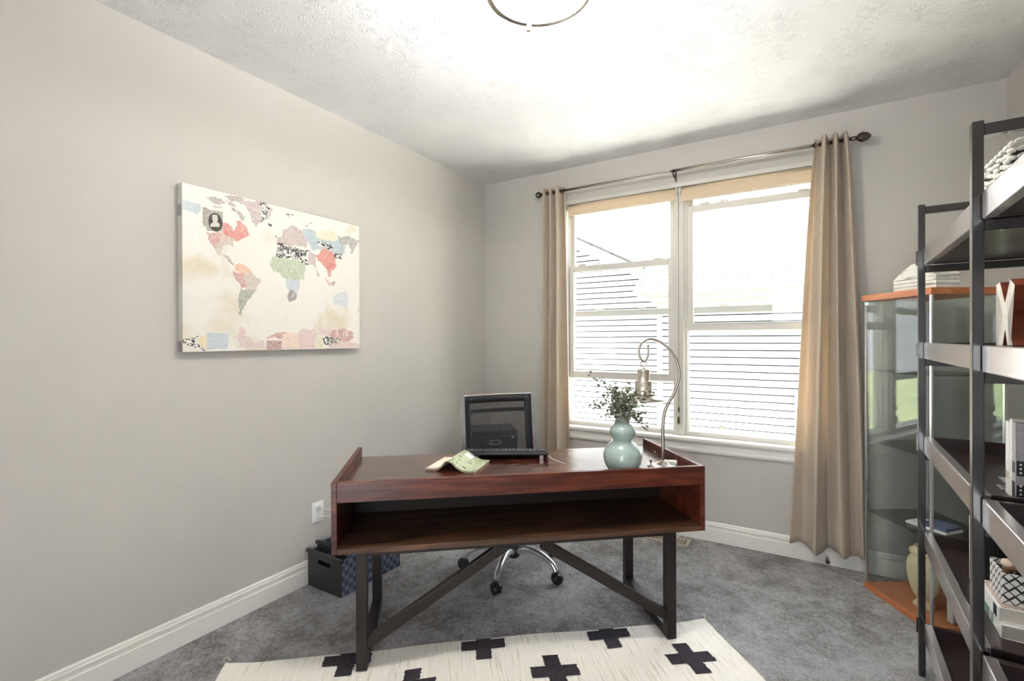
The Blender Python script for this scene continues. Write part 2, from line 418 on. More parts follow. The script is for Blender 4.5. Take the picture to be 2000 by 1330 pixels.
def mat_canvas():
    t = NT('cream_painted_canvas'); v = t.coords()
    blot = t.noise(v, 4.0, 3, 0.5, 0.4)
    t.set(color=t.ramp(blot, [(0.0, srgb(226, 224, 219)), (0.56, srgb(226, 222, 214)), (0.70, srgb(210, 200, 176))]), rough=0.5)
    mp = t.n('ShaderNodeMapping'); mp.inputs['Scale'].default_value = (1, 14, 4); mp.inputs['Rotation'].default_value = (0.7, 0, 0); t.l(v, mp.inputs['Vector'])
    t.bump(t.noise(mp.outputs['Vector'], 3.2, 4, 0.6), 0.5, 0.006); return t.m
MAP=[('blue',[(1.067,1.992),(1.138,1.99),(1.146,1.972),(1.128,1.94),(1.066,1.953)]),
('stamp',[(1.15,1.981),(1.168,1.981),(1.178,1.974),(1.24,1.978),(1.238,1.884),(1.167,1.876),(1.164,1.893),(1.151,1.897)]),
('red',[(1.241,1.925),(1.275,1.917),(1.286,1.893),(1.297,1.91),(1.301,1.942),(1.32,1.95),(1.331,1.935),(1.35,1.928),(1.365,1.891),(1.334,1.872),(1.308,1.852),(1.275,1.865),(1.245,1.863)]),
('rose',[(1.164,1.87),(1.238,1.877),(1.225,1.838),(1.211,1.792),(1.194,1.811),(1.174,1.836)]),
('tan',[(1.238,1.873),(1.29,1.856),(1.291,1.816),(1.275,1.824),(1.253,1.824),(1.239,1.808),(1.235,1.774),(1.218,1.775),(1.209,1.792),(1.226,1.838)]),
('taupe',[(1.235,1.774),(1.26,1.772),(1.28,1.745),(1.29,1.734),(1.274,1.737),(1.256,1.759)]),
('taupe',[(1.247,2.052),(1.305,2.065),(1.343,2.061),(1.32,2.044),(1.276,2.035)]),
('taupe',[(1.168,2.03),(1.205,2.042),(1.233,2.037),(1.254,2.017),(1.219,2.005),(1.191,2.011)]),
('taupe',[(1.191,2.003),(1.226,2.001),(1.233,1.992),(1.205,1.989)]),
('taupe',[(1.276,2.006),(1.32,1.998),(1.346,1.973),(1.335,1.953),(1.316,1.977),(1.29,1.99)]),
('taupe',[(1.254,2.034),(1.29,2.026),(1.305,2.016),(1.269,2.015)]),
('mauve',[(1.32,2.046),(1.366,2.057),(1.429,2.064),(1.483,2.049),(1.462,1.997),(1.413,1.963),(1.401,1.939),(1.381,1.961),(1.37,2.0),(1.35,2.03)]),
('ink',[(1.421,2.073),(1.454,2.07),(1.439,2.051),(1.483,2.049),(1.458,2.028),(1.466,1.996),(1.421,1.971),(1.433,1.999),(1.429,2.021),(1.446,2.039),(1.421,2.051)]),
('orange',[(1.296,1.735),(1.319,1.743),(1.349,1.734),(1.38,1.707),(1.349,1.696),(1.318,1.696),(1.296,1.709)]),
('rose',[(1.289,1.704),(1.318,1.695),(1.349,1.696),(1.348,1.639),(1.324,1.629),(1.3,1.661),(1.287,1.685)]),
('tan',[(1.349,1.696),(1.387,1.693),(1.419,1.681),(1.419,1.661),(1.399,1.62),(1.348,1.62),(1.348,1.639)]),
('olive',[(1.322,1.62),(1.399,1.619),(1.371,1.58),(1.348,1.555),(1.329,1.517),(1.326,1.494),(1.31,1.501),(1.312,1.553)]),
('green',[(1.49,1.8),(1.582,1.802),(1.655,1.794),(1.669,1.745),(1.664,1.706),(1.599,1.691),(1.554,1.699),(1.528,1.724),(1.494,1.723),(1.477,1.754)]),
('blue',[(1.559,1.695),(1.645,1.696),(1.64,1.649),(1.617,1.614),(1.585,1.626),(1.565,1.651)]),
('ink2',[(1.585,1.636),(1.628,1.619),(1.612,1.584),(1.58,1.574),(1.57,1.602)]),
('ink',[(1.511,1.829),(1.6,1.821),(1.696,1.799),(1.693,1.786),(1.655,1.794),(1.6,1.805),(1.555,1.803),(1.511,1.81)]),
('mauve',[(1.551,1.951),(1.601,1.989),(1.656,1.962),(1.684,1.925),(1.684,1.878),(1.6,1.877),(1.512,1.871),(1.542,1.913)]),
('inkp',[(1.519,1.872),(1.6,1.865),(1.694,1.867),(1.679,1.831),(1.6,1.826),(1.516,1.838)]),
('blue2',[(1.666,1.977),(1.748,1.975),(1.753,1.889),(1.723,1.872),(1.684,1.917)]),
('sand',[(1.753,1.981),(1.846,2.007),(1.9,1.981),(1.846,1.927),(1.755,1.938)]),
('blue2',[(1.753,1.937),(1.846,1.943),(1.945,1.961),(1.939,1.887),(1.878,1.86),(1.794,1.883),(1.753,1.889)]),
('grey',[(1.9,1.981),(2.014,1.985),(2.059,1.981),(2.025,1.942),(1.99,1.893),(1.981,1.94),(1.911,1.942)]),
('ink',[(1.755,1.922),(1.835,1.923),(1.857,1.906),(1.804,1.895),(1.768,1.901)]),
('inkp',[(1.846,1.891),(1.924,1.88),(1.924,1.848),(1.862,1.857)]),
('red',[(1.753,1.842),(1.804,1.895),(1.846,1.88),(1.872,1.845),(1.883,1.806),(1.861,1.776),(1.824,1.772),(1.783,1.811)]),
('rose',[(1.824,1.772),(1.854,1.774),(1.845,1.734),(1.832,1.733)]),
('mauve',[(1.694,1.867),(1.755,1.849),(1.742,1.797),(1.77,1.735),(1.752,1.733),(1.737,1.779),(1.698,1.791)]),
('ink',[(1.503,1.914),(1.519,1.913),(1.529,1.897),(1.512,1.897)]),
('taupe',[(1.68,2.001),(1.724,2.023),(1.694,2.005),(1.69,1.99)]),
('ink',[(1.462,1.967),(1.485,1.966),(1.478,1.954)]),
('ink',[(1.567,2.04),(1.605,2.044),(1.583,2.027)]),
('taupe',[(1.845,1.701),(1.872,1.716),(1.866,1.685)]),
('rose',[(1.808,1.721),(1.845,1.681),(1.834,1.684)]),
('slate',[(1.86,1.615),(1.898,1.645),(1.949,1.66),(1.968,1.604),(1.959,1.557),(1.92,1.573),(1.865,1.574)]),
('slate',[(1.921,1.685),(1.949,1.681),(1.957,1.663)]),
('ink',[(2.041,1.563),(2.047,1.557),(2.023,1.522),(2.015,1.524)]),
('ink',[(1.064,1.374),(1.096,1.379),(1.135,1.393),(1.115,1.377),(1.11,1.36),(1.135,1.346),(1.154,1.323),(1.128,1.335),(1.096,1.339),(1.08,1.353),(1.102,1.368),(1.063,1.362)]),
('yellow',[(1.128,1.377),(1.158,1.398),(1.165,1.395),(1.164,1.326),(1.151,1.326),(1.135,1.349)]),
('blue',[(1.165,1.406),(1.265,1.403),(1.258,1.329),(1.164,1.326)]),
('pinkp',[(1.317,1.432),(1.34,1.426),(1.347,1.388),(1.378,1.365),(1.43,1.369),(1.443,1.323),(1.287,1.326),(1.317,1.358),(1.273,1.396),(1.311,1.39)]),
('rose',[(1.459,1.39),(1.509,1.409),(1.566,1.412),(1.568,1.379),(1.458,1.374)]),
('redb',[(1.453,1.367),(1.537,1.366),(1.536,1.321),(1.452,1.322)]),
('peach',[(1.539,1.397),(1.57,1.41),(1.644,1.406),(1.643,1.319),(1.539,1.322)]),
('pinkp',[(1.644,1.419),(1.677,1.433),(1.735,1.424),(1.738,1.319),(1.643,1.32)]),
('sand',[(1.74,1.385),(1.791,1.39),(1.79,1.317),(1.74,1.318)]),
('pinkp',[(1.765,1.429),(1.849,1.432),(1.843,1.399),(1.77,1.397)]),
('rose',[(1.859,1.426),(1.919,1.433),(1.999,1.412),(2.001,1.381),(1.913,1.353),(1.843,1.385)]),
('inkp',[(1.791,1.376),(1.913,1.375),(1.886,1.34),(1.803,1.344)]),
('pinkp',[(1.891,1.354),(2.022,1.351),(2.054,1.314),(1.801,1.317)]),
('bust',[(1.192,1.954),(1.212,1.958),(1.217,1.938),(1.213,1.926),(1.224,1.916),(1.224,1.903),(1.183,1.896),(1.183,1.908),(1.195,1.92),(1.19,1.938)])]

# ================================================================== THE ROOM
XL, YB, XR, H = -2.405, 3.488, 0.887, 2.716
YF = -1.0                         # wall behind the camera, with an unseen opening added for fill light
WX0, WX1, WZ0, WZ1 = -1.626, 0.066, 0.690, 2.457   # window opening
TH = 0.15

MB().box(XL-TH, XR+TH, YF-TH, YB+TH, -0.15, 0).build('floor', M['carpet'], kind='structure')
MB().box(XL-TH, XR+TH, YF-TH, YB+TH, H, H+0.12).build('ceiling', M['ceiling'], kind='structure')
MB().box(XL-TH, XL, YF-TH, YB+TH, 0, H).build('wall_left', M['wall'], kind='structure')
MB().box(XR, XR+TH, YF-TH, YB+TH, 0, H).build('wall_right', M['wall'], kind='structure')
b = MB()
b.box(XL, WX0, YB, YB+TH, 0, H).box(WX1, XR, YB, YB+TH, 0, H).box(WX0, WX1, YB, YB+TH, WZ1, H).box(WX0, WX1, YB, YB+TH, 0, WZ0-0.03)
b.build('wall_back', M['wall'], kind='structure')
# wall behind the camera; its opening is added and sized as fill light
DX0, DX1, DZ = -0.45, 0.45, 2.1
b = MB(); b.box(XL, DX0, YF-TH, YF, 0, H).box(DX1, XR, YF-TH, YF, 0, H).box(DX0, DX1, YF-TH, YF, DZ, H)
b.build('wall_front', M['wall'], kind='structure')

# baseboards (profiled)
def base_prof(): return [(0, 0), (0.013, 0), (0.013, 0.083), (0.0095, 0.086), (0.0095, 0.100), (0.012, 0.103), (0.012, 0.112), (0.009, 0.116), (0.009, 0.124), (0.005, 0.130), (0, 0.131)]
def baseboard(name, a, b_, nrm):
    a = Vector(a); b_ = Vector(b_); n = Vector(nrm)
    m = MB(); d = b_-a
    m.prism(base_prof(), lambda u, v, h: a + d*h + n*u + Vector((0, 0, v)), 0, 1)
    m.build(name, M['trim'], kind='structure')
baseboard('baseboard_left', (XL, YF, 0), (XL, YB, 0), (1, 0, 0))
baseboard('baseboard_back', (XL+0.013, YB, 0), (XR-0.013, YB, 0), (0, -1, 0))
baseboard('baseboard_right', (XR, YF, 0), (XR, YB, 0), (-1, 0, 0))

# window stool, apron, reveal, centre mullion
MB().box(WX0-0.001, WX1+0.001, YB-0.036, YB+0.075, WZ0-0.025, WZ0).build('trim_1', M['trim'], bevel=0.006, kind='structure')
m = MB(); m.prism([(0, 0), (0.012, 0), (0.018, 0.012), (0.018, 0.022), (0.012, 0.028), (0.012, 0.058), (0.020, 0.075), (0, 0.075)], lambda u, v, h: Vector((WX0+0.004+h*(WX1-WX0-0.008), YB-u, 0.590+v)), 0, 1)
m.build('trim_2', M['trim'], kind='structure')
MB().box(-0.796, -0.738, 3.512, 3.60, WZ0, WZ1).build('trim_3', M['vinyl'], bevel=0.004, kind='structure')
m = MB()
m.box(WX0, WX1, YB-0.004, YB+0.05, WZ1-0.03, WZ1)
m.build('trim_4', M['vinyl'], bevel=0.003, kind='structure')

def bar_frame(m, x0, x1, z0, z1, y0, y1, st, rt, rb):
    m.box(x0, x0+st, y0, y1, z0, z1).box(x1-st, x1, y0, y1, z0, z1)
    m.box(x0+st, x1-st, y0, y1, z1-rt, z1).box(x0+st, x1-st, y0, y1, z0, z0+rb)
def window(n, x0, x1, lz0, lz1):
    root = empty('window_%d' % n, ((x0+x1)/2, 3.56, WZ0), kind='structure')
    m = MB(); bar_frame(m, x0, x1, WZ0, WZ1-0.03, 3.53, 3.625, 0.012, 0.02, 0.03)
    # jamb liner ribs
    for s, xx in ((1, x0+0.012), (-1, x1-0.012)):
        for k in range(3): m.box(xx+s*0.0, xx+s*(0.008+0.004*(k % 2)), 3.535+0.028*k, 3.546+0.028*k, WZ0+0.03, WZ1-0.05)
    m.build('window_frame', M['vinyl'], root, bevel=0.002)
    # upper (outer) sash
    m = MB(); bar_frame(m, x0+0.016, x1-0.016, 1.545, WZ1-0.05, 3.582, 3.612, 0.034, 0.04, 0.046)
    us = m.build('upper_sash', M['vinyl'], root, bevel=0.003)
    MB().box(x0+0.05, x1-0.05, 3.595, 3.599, 1.59, WZ1-0.09).build('glass_pane', M['glass'], us)
    # outer half screen rail just above the meeting rail
    # lower (inner) sash, pushed up
    m = MB(); bar_frame(m, x0+0.014, x1-0.014, lz0, lz1, 3.542, 3.572, 0.042, 0.046, 0.048)
    m.box(x0+0.056, x1-0.056, 3.538, 3.545, lz0+0.046, lz0+0.052)
    ls = m.build('lower_sash', M['vinyl'], root, bevel=0.003)
    MB().box(x0+0.056, x1-0.056, 3.555, 3.559, lz0+0.048, lz1-0.046).build('glass_pane', M['glass'], ls)
    # tilt latches and sash lock on the lower sash's top rail
    m = MB()
    m.box(x0+0.10, x0+0.16, 3.54, 3.56, lz1, lz1+0.014).box(x1-0.16, x1-0.10, 3.54, 3.56, lz1, lz1+0.010)
    m.tube([(x0+0.22, 3.555, lz1+0.002), (x0+0.26, 3.55, lz1+0.012), (x0+0.28, 3.545, lz1+0.004)], 0.004)
    m.build('sash_latch', M['vinyl'], ls)
    m = MB()
    for q in (0.3, 0.7):
        xx = x0+(x1-x0)*q; m.box(xx-0.03, xx+0.03, 3.572, 3.582, 1.592, 1.600)
    m.build('keeper', M['vinyl'], us)
    return root
window(1, -1.646, -0.796, 1.062, 1.945)
window(2, -0.738, 0.112, 1.424, 2.296)

# ================================================================== OUTSIDE
MB().box(-30, -3.2, YB+0.4, 60, -0.75, -0.6).box(3.5, 30, YB+0.4, 60, -0.75, -0.6).build('lawn', M['lawn'], kind='structure')

GAP = 0.016
M['bounce_ground'] = simple('pale_bounce_ground', srgb(178, 175, 168), 0.85, var=0.06, vscale=4)
MB().box(-3.2, 3.5, YB+0.3, 60, -0.75, -0.595).build('added_bounce_paving', M['bounce_ground'], kind='structure')  # unseen pale ground added to bounce sunlight up through the window
def siding(m, x0, x1, y, z0, z1, pitch=0.1016, clip=None):
    """lap siding facing -y : slanted courses with a gap under each butt edge, painted dark as lap shadow"""
    n = int((z1-z0)/pitch)
    for k in range(n):
        a = z0+k*pitch; b_ = a+pitch
        xa, xb = x0, x1
        if clip:
            xb = min(x1, clip((a+b_)/2))
            if xb <= xa: continue
        A = [(xa, y-0.022, a+GAP), (xb, y-0.022, a+GAP), (xb, y-0.004, b_), (xa, y-0.004, b_)]
        m.face(A)
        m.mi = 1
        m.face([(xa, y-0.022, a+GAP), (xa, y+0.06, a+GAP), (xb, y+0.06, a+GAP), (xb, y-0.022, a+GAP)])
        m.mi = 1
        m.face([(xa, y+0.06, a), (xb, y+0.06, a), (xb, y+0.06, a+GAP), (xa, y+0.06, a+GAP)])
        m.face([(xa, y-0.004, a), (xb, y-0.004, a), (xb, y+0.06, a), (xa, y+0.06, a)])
        m.mi = 0

def roof_plane(m, pts, uv):
    lay = m.bm.loops.layers.uv.verify(); f = m.face(pts)
    for lp, q in zip(f.loops, uv): lp[lay].uv = q
M['fascia'] = simple('painted_fascia_board', srgb(140, 136, 132), 0.6)
M['lap_shade'] = simple('painted_lap_shade', srgb(58, 58, 60), 0.9)  # dark colour inside the gaps, painted to draw the lap shadow lines
house = empty('neighbour_house', (0.5, 8.0, -0.6), label='white clapboard neighbouring house with pale shingle roof outside the window', cat='house')
YW, YE, YG = 7.75, 7.40, 8.75
XC = -2.02
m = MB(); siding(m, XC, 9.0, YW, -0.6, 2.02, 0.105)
m.build('siding_wall', [M['siding'], M['lap_shade']], house)
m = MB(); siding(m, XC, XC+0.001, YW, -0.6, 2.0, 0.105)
m.box(XC-0.012, XC+0.06, YW-0.03, YG, -0.6, 1.95); m.build('corner_board', [M['siding'], M['lap_shade']], house)
# gable wall further back with a rake running down to the right
rake = lambda x: 3.34 - (x+3.86)*0.52
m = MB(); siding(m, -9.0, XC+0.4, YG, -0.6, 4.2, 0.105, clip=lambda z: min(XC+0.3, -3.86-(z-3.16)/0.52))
m.build('gable_siding', [M['siding'], M['lap_shade']], house)
m = MB()
p0 = Vector((-6.5, YG-0.28, rake(-6.5)-0.10)); p1 = Vector((-2.15, YG-0.28, rake(-2.15)-0.10))
m.beam(p0, p1, 0.03, 0.17); m.beam(p0+Vector((0, 0.15, -0.07)), p1+Vector((0, 0.15, -0.07)), 0.28, 0.02)
m.build('rake_board', M['fascia'], house)
m = MB()
for k in range(3): m.beam(p0+Vector((0, 0.1-0.02*k, 0.10+0.012*k)), p1+Vector((0, 0.1-0.02*k, 0.10+0.012*k)), 0.36-0.02*k, 0.010)
m.build('rake_shingles', M['shingle'], house)
# eave of the right-hand section: fascia, gutter, soffit, and stepped return
XE = -2.26
m = MB()
m.box(XE, 9.0, YE, YE+0.02, 2.02, 2.15).box(XE, 9.0, YE+0.02, YW, 2.02, 2.03)
m.box(XE+0.16, 9.0, YE+0.12, YW, 1.95, 2.02).box(XE+0.26, 9.0, YW-0.06, YW-0.005, 1.80, 1.95)
m.build('fascia', M['fascia'], house, bevel=0.004)
m = MB(); m.prism([(0, 0.02), (0.06, 0), (0.10, 0.05), (0.11, 0.10), (0, 0.10)], lambda u, v, h: Vector((XE-0.02+h*11, YE-u, 2.05+v)), 0, 1)
m.build('gutter', M['fascia'], house)
# main roof
sl = 0.62; L = 9.0; cl = sqrt(1+sl*sl)
m = MB()
roof_plane(m, [(XE-0.02, YE-0.05, 2.16), (9.2, YE-0.05, 2.16), (9.2, YE-0.05+L, 2.16+sl*L), (XE-0.02, YE-0.05+L, 2.16+sl*L)], [(0, 0), (11.48, 0), (11.48, L*cl), (0, L*cl)])
roof_plane(m, [(-14, YG+0.15, 2.16+sl*(YG+0.2-YE)), (XE-0.02, YG+0.15, 2.16+sl*(YG+0.2-YE)), (XE-0.02, YE-0.05+L, 2.16+sl*L), (-14, YE-0.05+L, 2.16+sl*L)], [(0, 0), (11.76, 0), (11.76, (L-1.55)*cl), (0, (L-1.55)*cl)])
zr = lambda y: 2.16+sl*(y-YE+0.05)
roof_plane(m, [(XE-0.02, 8.05, zr(8.05)), (XE-0.02, 9.0, zr(9.0)), (-3.1, 9.0, zr(9.0))], [(0, 0), (1, 0), (0, 1)])
m.build('shingle_roof', M['shingle'], house)
# dryer vent hood, outdoor tap and meter box low on the siding, as seen through the right pane
m = MB(); m.box(-0.15, 0.18, YW-0.09, YW-0.02, 0.05, 0.62).build('meter_box', M['siding'], house, bevel=0.01)
m = MB(); m.lathe([(0, 0), (0.03, 0), (0.03, 0.03), (0.012, 0.035), (0.012, 0.07), (0, 0.07)], (-1.08, YW-0.08, 0.06), 12, 'Y'); m.build('outdoor_tap', M['bronze'], house)

# ================================================================== ROLLER SHADES
def roller_shade(x0, x1, ztop, zbot, label, chain):
    root = empty('roller_shade', ((x0+x1)/2, 3.505, ztop), label=label, cat='roller shade', group='cream roller shades at the window head')
    m = MB()
    m.tube([(x0+0.008, 3.508, ztop-0.022), (x1-0.008, 3.508, ztop-0.022)], 0.017, 20); m.build('fabric_roll', M['roller'], root)
    m = MB(); m.box(x0+0.010, x1-0.010, 3.4905, 3.4925, zbot+0.012, ztop-0.022); m.build('fabric_drop', M['roller'], root)
    m = MB(); m.box(x0+0.010, x1-0.010, 3.488, 3.496, zbot, zbot+0.014); m.build('hem_bar', M['cream'], root, bevel=0.003)
    for xa in (x0, x1-0.008): MB().box(xa, xa+0.008, 3.489, 3.53, ztop-0.045, ztop).build('bracket', M['vinyl'], root)
    if chain:
        m = MB(); m.tube([(x1+0.006, 3.503, ztop-0.03), (x1+0.006, 3.503, 0.88)], 0.0012, 6)
        m.lathe([(0, 0), (0.006, 0.008), (0.007, 0.03), (0.004, 0.04), (0, 0.045)], (x1+0.006, 3.503, 0.85), 12)
        m.lathe([(0, 0), (0.009, 0.012), (0.009, 0.05), (0, 0.06)], (x1+0.004, 3.503, 0.765), 12)
        m.build('pull_chain', M['bronze'], root)
roller_shade(-1.620, -0.778, 2.427, 2.337, 'left cream roller shade rolled up at the window head, with a pull chain', True)
roller_shade(-0.760, 0.060, 2.427, 2.325, 'right cream roller shade rolled up at the window head beside the wide curtain', False)

# ================================================================== CURTAIN ROD AND CURTAINS
RY, RZ = 3.40, 2.517
rod = empty('curtain_rod', (-0.77, RY, RZ), label='thin steel curtain rod with faceted bronze finials above the window', cat='curtain rod')
m = MB(); m.tube([(-1.80, RY, RZ), (0.235, RY, RZ)], 0.009, 16).tube([(-0.8, RY, RZ), (0.22, RY, RZ)], 0.0105, 16); m.build('pole', M['rod'], rod)
for s, x in ((-1, -1.80), (1, 0.235)):
    m = MB(); m.lathe([(0, -0.02), (0.013, -0.018), (0.013, 0.0), (0.009, 0.006), (0.02, 0.014), (0.03, 0.034), (0.022, 0.06), (0.007, 0.074), (0, 0.076)] if s > 0 else [(0, 0.02), (0.013, 0.018), (0.013, 0.0), (0.009, -0.006), (0.02, -0.012), (0.027, -0.028), (0.018, -0.046), (0, -0.055)], (x, RY, RZ), 8, 'X', smooth=False)
    m.build('finial', M['bronze'], rod)
for x in (-1.70, -0.784, 0.145):
    m = MB(); m.box(x-0.006, x+0.006, YB-0.004, YB, RZ-0.05, RZ+0.02)
    m.tube([(x, YB-0.002, RZ-0.03), (x, RY+0.03, RZ-0.03), (x, RY, RZ-0.018)], 0.005, 8)
    m.tube([(x, RY+0.014*cos(a), RZ+0.014*sin(a)) for a in [pi*(0.9+1.25*k/10) for k in range(11)]], 0.004, 8)
    m.build('bracket', M['bronze'], rod)

def curtain(label, top, bot, nw, ztop, zbot, flip, amp0, amp1, seed, lead=0.0):
    """top/bot: (x0,x1) at rod and hem; nw: folds; lead>0 widens the first fold towards the hem"""
    root = empty('curtain', ((top[0]+top[1])/2, RY, zbot), label=label, cat='curtain', group='beige grommet curtains')
    def f(u, v):
        e = v**0.85; ed = v**0.7
        x0 = top[0]+(bot[0]-top[0])*e; x1 = top[1]+(bot[1]-top[1])*ed
        k = 1.0+lead*(0.35+0.65*v)
        g = u**k                       # fold phase: slow at the leading edge, so the first panel is broad
        w = 2*pi*nw*g
        x = x0+(x1-x0)*u
        amp = (amp0+(amp1-amp0)*v)*(1+0.18*sin(1.7*w/ (2*pi)+seed+1.5*v))
        y = RY + flip*amp*sin(w) + 0.007*sin(2.3*w+3*v+seed)*v
        x += 0.05*amp*sin(2*w+0.4)*min(1, 4*v) + 0.006*sin(4*v+seed+w*0.4)*v
        z = ztop + (zbot-ztop)*v + (0.012*sin(w*0.8+0.6)+0.004*sin(w*2.1))*v*v
        return Vector((x, min(y, YB-0.020), z))
    m = MB(); m.grid(f, int(nw*28), 60)
    m.build('cloth', M['curtain'], root, solid=0.003)
    v_ = (ztop-RZ)/(ztop-zbot)
    for j in range(int(nw*2)+1):
        k = 1.0+lead*(0.35+0.65*v_); u = min(0.985, max(0.015, (j/(nw*2.0))**(1/k)))
        p = f(u, v_)
        m = MB(); n = 20; R = 0.0155
        m.tube([(p.x, RY+R*cos(2*pi*q/n), RZ+R*sin(2*pi*q/n)) for q in range(n)], 0.0035, 8, closed=True)
        m.build('grommet', M['bronze'], root)
curtain('narrow beige grommet curtain at the left end of the window', (-1.775, -1.605), (-1.800, -1.562), 3, 2.553, 0.100, -1, 0.044, 0.040, 3, lead=-0.3)
curtain('wide beige grommet curtain gathered at the right end of the window, beside the glass cabinet', (0.040, 0.200), (-0.100, 0.290), 3, 2.556, 0.105, 1, 0.046, 0.050, 5, lead=0.40)

# ================================================================== CEILING LIGHT
LC = (-0.810, 1.515)
lt = empty('ceiling_light', (LC[0], LC[1], H), label='round flush ceiling light with white glass bowl and nickel ring', cat='ceiling light')
m = MB(); m.lathe([(0, 0), (0.15, 0), (0.165, -0.012), (0.165, -0.03), (0.160, -0.03), (0.158, -0.016), (0, -0.016)], (LC[0], LC[1], H), 48); m.build('shield_pan', M['white'], lt)  # pan widened to shield the ceiling from the bulb's light
def mat_bowl():
    t = NT('frosted_lit_bowl'); t.set(color=srgb(240, 238, 232), rough=0.3)
    t.b.inputs['Emission Color'].default_value = (1.0, 0.95, 0.88, 1); t.b.inputs['Emission Strength'].default_value = 0.22
    tr = t.n('ShaderNodeBsdfTransparent'); mx = t.n('ShaderNodeMixShader'); mx.inputs[0].default_value = 0.5
    t.l(tr.outputs[0], mx.inputs[1]); t.l(t.b.outputs[0], mx.inputs[2]); t.l(mx.outputs[0], t.out.inputs['Surface'])
    return t.m
M['bowl'] = mat_bowl()
m = MB(); m.lathe([(0.172, 0.0), (0.168, -0.008), (0.14, -0.030), (0.10, -0.047), (0.05, -0.057), (0, -0.060)], (LC[0], LC[1], 2.612), 64); m.build('glass_bowl', M['bowl'], lt, solid=0.004)
m = MB(); n = 64
m.lathe([(0.171, -0.004), (0.190, -0.004), (0.190, 0.010), (0.171, 0.010), (0.171, -0.004)], (LC[0], LC[1], 2.602), 64); m.build('ring', M['nickel'], lt)
for k in range(3):
    a = atan2(1.690-LC[1], -0.960-LC[0]) + k*2*pi/3
    p = Vector((LC[0]+0.188*cos(a), LC[1]+0.188*sin(a), 2.600)); q = Vector((LC[0]+0.07*cos(a), LC[1]+0.07*sin(a), H-0.01))
    m = MB(); m.lathe([(0, -0.024), (0.011, -0.020), (0.014, 0.004), (0.006, 0.014), (0, 0.016)], p, 4, smooth=False)
    m.tube([p+Vector((0, 0, 0.01)), Vector((p.x, p.y, 2.63)), q], 0.003, 8); m.build('clip', M['nickel'], lt)
m = MB(); m.lathe([(0, 0), (0.012, 0.004), (0.015, 0.03), (0.008, 0.05), (0, 0.05)], (LC[0]+0.08, LC[1]+0.02, 2.640), 16); m.build('bulb', M['bowl'], lt)
pl = bpy.data.lights.new('ceiling_lamp_glow', 'POINT'); pl.energy = 12; pl.shadow_soft_size = 0.03; pl.color = (1.0, 0.98, 0.95)
po = bpy.data.objects.new('ceiling_lamp_glow', pl); COL.objects.link(po); po.parent = lt; po.location = (0, 0, -0.105)

# ================================================================== WORLD MAP CANVAS
CX = -2.362
cy0, cy1, cz0, cz1 = 1.064, 2.057, 1.317, 2.071
cv = empty('world_map_canvas', (XL, (cy0+cy1)/2, cz0), label='cream canvas with a colourful collaged world map on the left wall', cat='wall art')
m = MB(); m.box(XL+0.001, CX, cy0, cy1, cz0, cz1); m.build('canvas', mat_canvas(), cv, bevel=0.003)
PC = {'blue': (srgb(176, 192, 204), 0.35), 'blue2': (srgb(158, 184, 196), 0.5), 'stamp': (srgb(150, 142, 124), 1.0), 'red': (srgb(208, 84, 74), 0.5), 'rose': (srgb(204, 140, 132), 0.8),
      'tan': (srgb(196, 178, 164), 0.5), 'taupe': (srgb(168, 152, 148), 0.8), 'mauve': (srgb(190, 168, 168), 0.6), 'orange': (srgb(224, 160, 126), 0.3), 'olive': (srgb(150, 156, 134), 0.8),
      'green': (srgb(176, 192, 158), 0.6), 'ink2': (srgb(120, 108, 112), 1.0), 'sand': (srgb(226, 214, 182), 0.4), 'grey': (srgb(160, 158, 158), 0.8), 'slate': (srgb(196, 202, 212), 0.3),
      'yellow': (srgb(228, 206, 158), 0.3), 'pinkp': (srgb(222, 190, 186), 0.5), 'redb': (srgb(186, 130, 128), 1.0), 'peach': (srgb(232, 204, 184), 0.3)}
pm = {k: mat_print('map_print_'+k, c, i) for k, (c, i) in PC.items()}
pm['ink'] = mat_ink('map_ink', srgb(40, 36, 38), 0.5); pm['inkp'] = mat_ink('map_ink_fine', srgb(70, 66, 70), 0.47)
pm['bust'] = mat_print('stamp_bust', srgb(206, 200, 190), 0.9, scale=120); pm['oval'] = simple('stamp_oval_ink', srgb(58, 52, 52), 0.6, var=0.2, vscale=90)
keys = sorted(pm.keys()); m = MB()
lvl = 0
def flat_poly(m, poly, x):
    fn = lambda u, v, h: Vector((x+h, u, v))
    V = [Vector((u, v, 0)) for u, v in poly]
    for tri in tessellate_polygon([V]):
        P3 = [Vector((x, V[i].x, V[i].y)) for i in tri]
        if (P3[1]-P3[0]).cross(P3[2]-P3[0]).x < 0: P3.reverse()
        if (P3[1]-P3[0]).cross(P3[2]-P3[0]).x > 1e-9: m.face(P3)
def rough(poly, seed, amp=0.16, it=3, grow=1.05):
    r_ = random.Random(seed); cx_ = sum(p[0] for p in poly)/len(poly); cz_ = sum(p[1] for p in poly)/len(poly)
    P_ = [(cx_+(a-cx_)*grow, cz_+(b_-cz_)*grow) for a, b_ in poly]
    for q in range(it):
        out = []
        for (a, b_), (c, d) in zip(P_, P_[1:]+P_[:1]):
            l_ = sqrt((c-a)**2+(d-b_)**2); out.append((a, b_))
            if l_ > 0.006:
                o_ = r_.uniform(-amp, amp)*min(l_, 0.05); out.append(((a+c)/2-(d-b_)/l_*o_, (b_+d)/2+(c-a)/l_*o_))
        P_ = out
    return [(min(max(a, cy0+0.001), cy1-0.001), min(max(b_, cz0+0.001), cz1-0.001)) for a, b_ in P_]
for k, (c, poly) in enumerate(MAP):
    if c == 'bust': continue
    straight = c in ('stamp', 'redb', 'blue', 'peach', 'sand', 'yellow') and len(poly) < 9
    poly = rough(poly, k, *((0.03, 1, 1.0) if straight else (0.2, 3, 1.07)))
    m.mat(keys.index(c)); flat_poly(m, poly, CX+0.0003+0.00001*k)
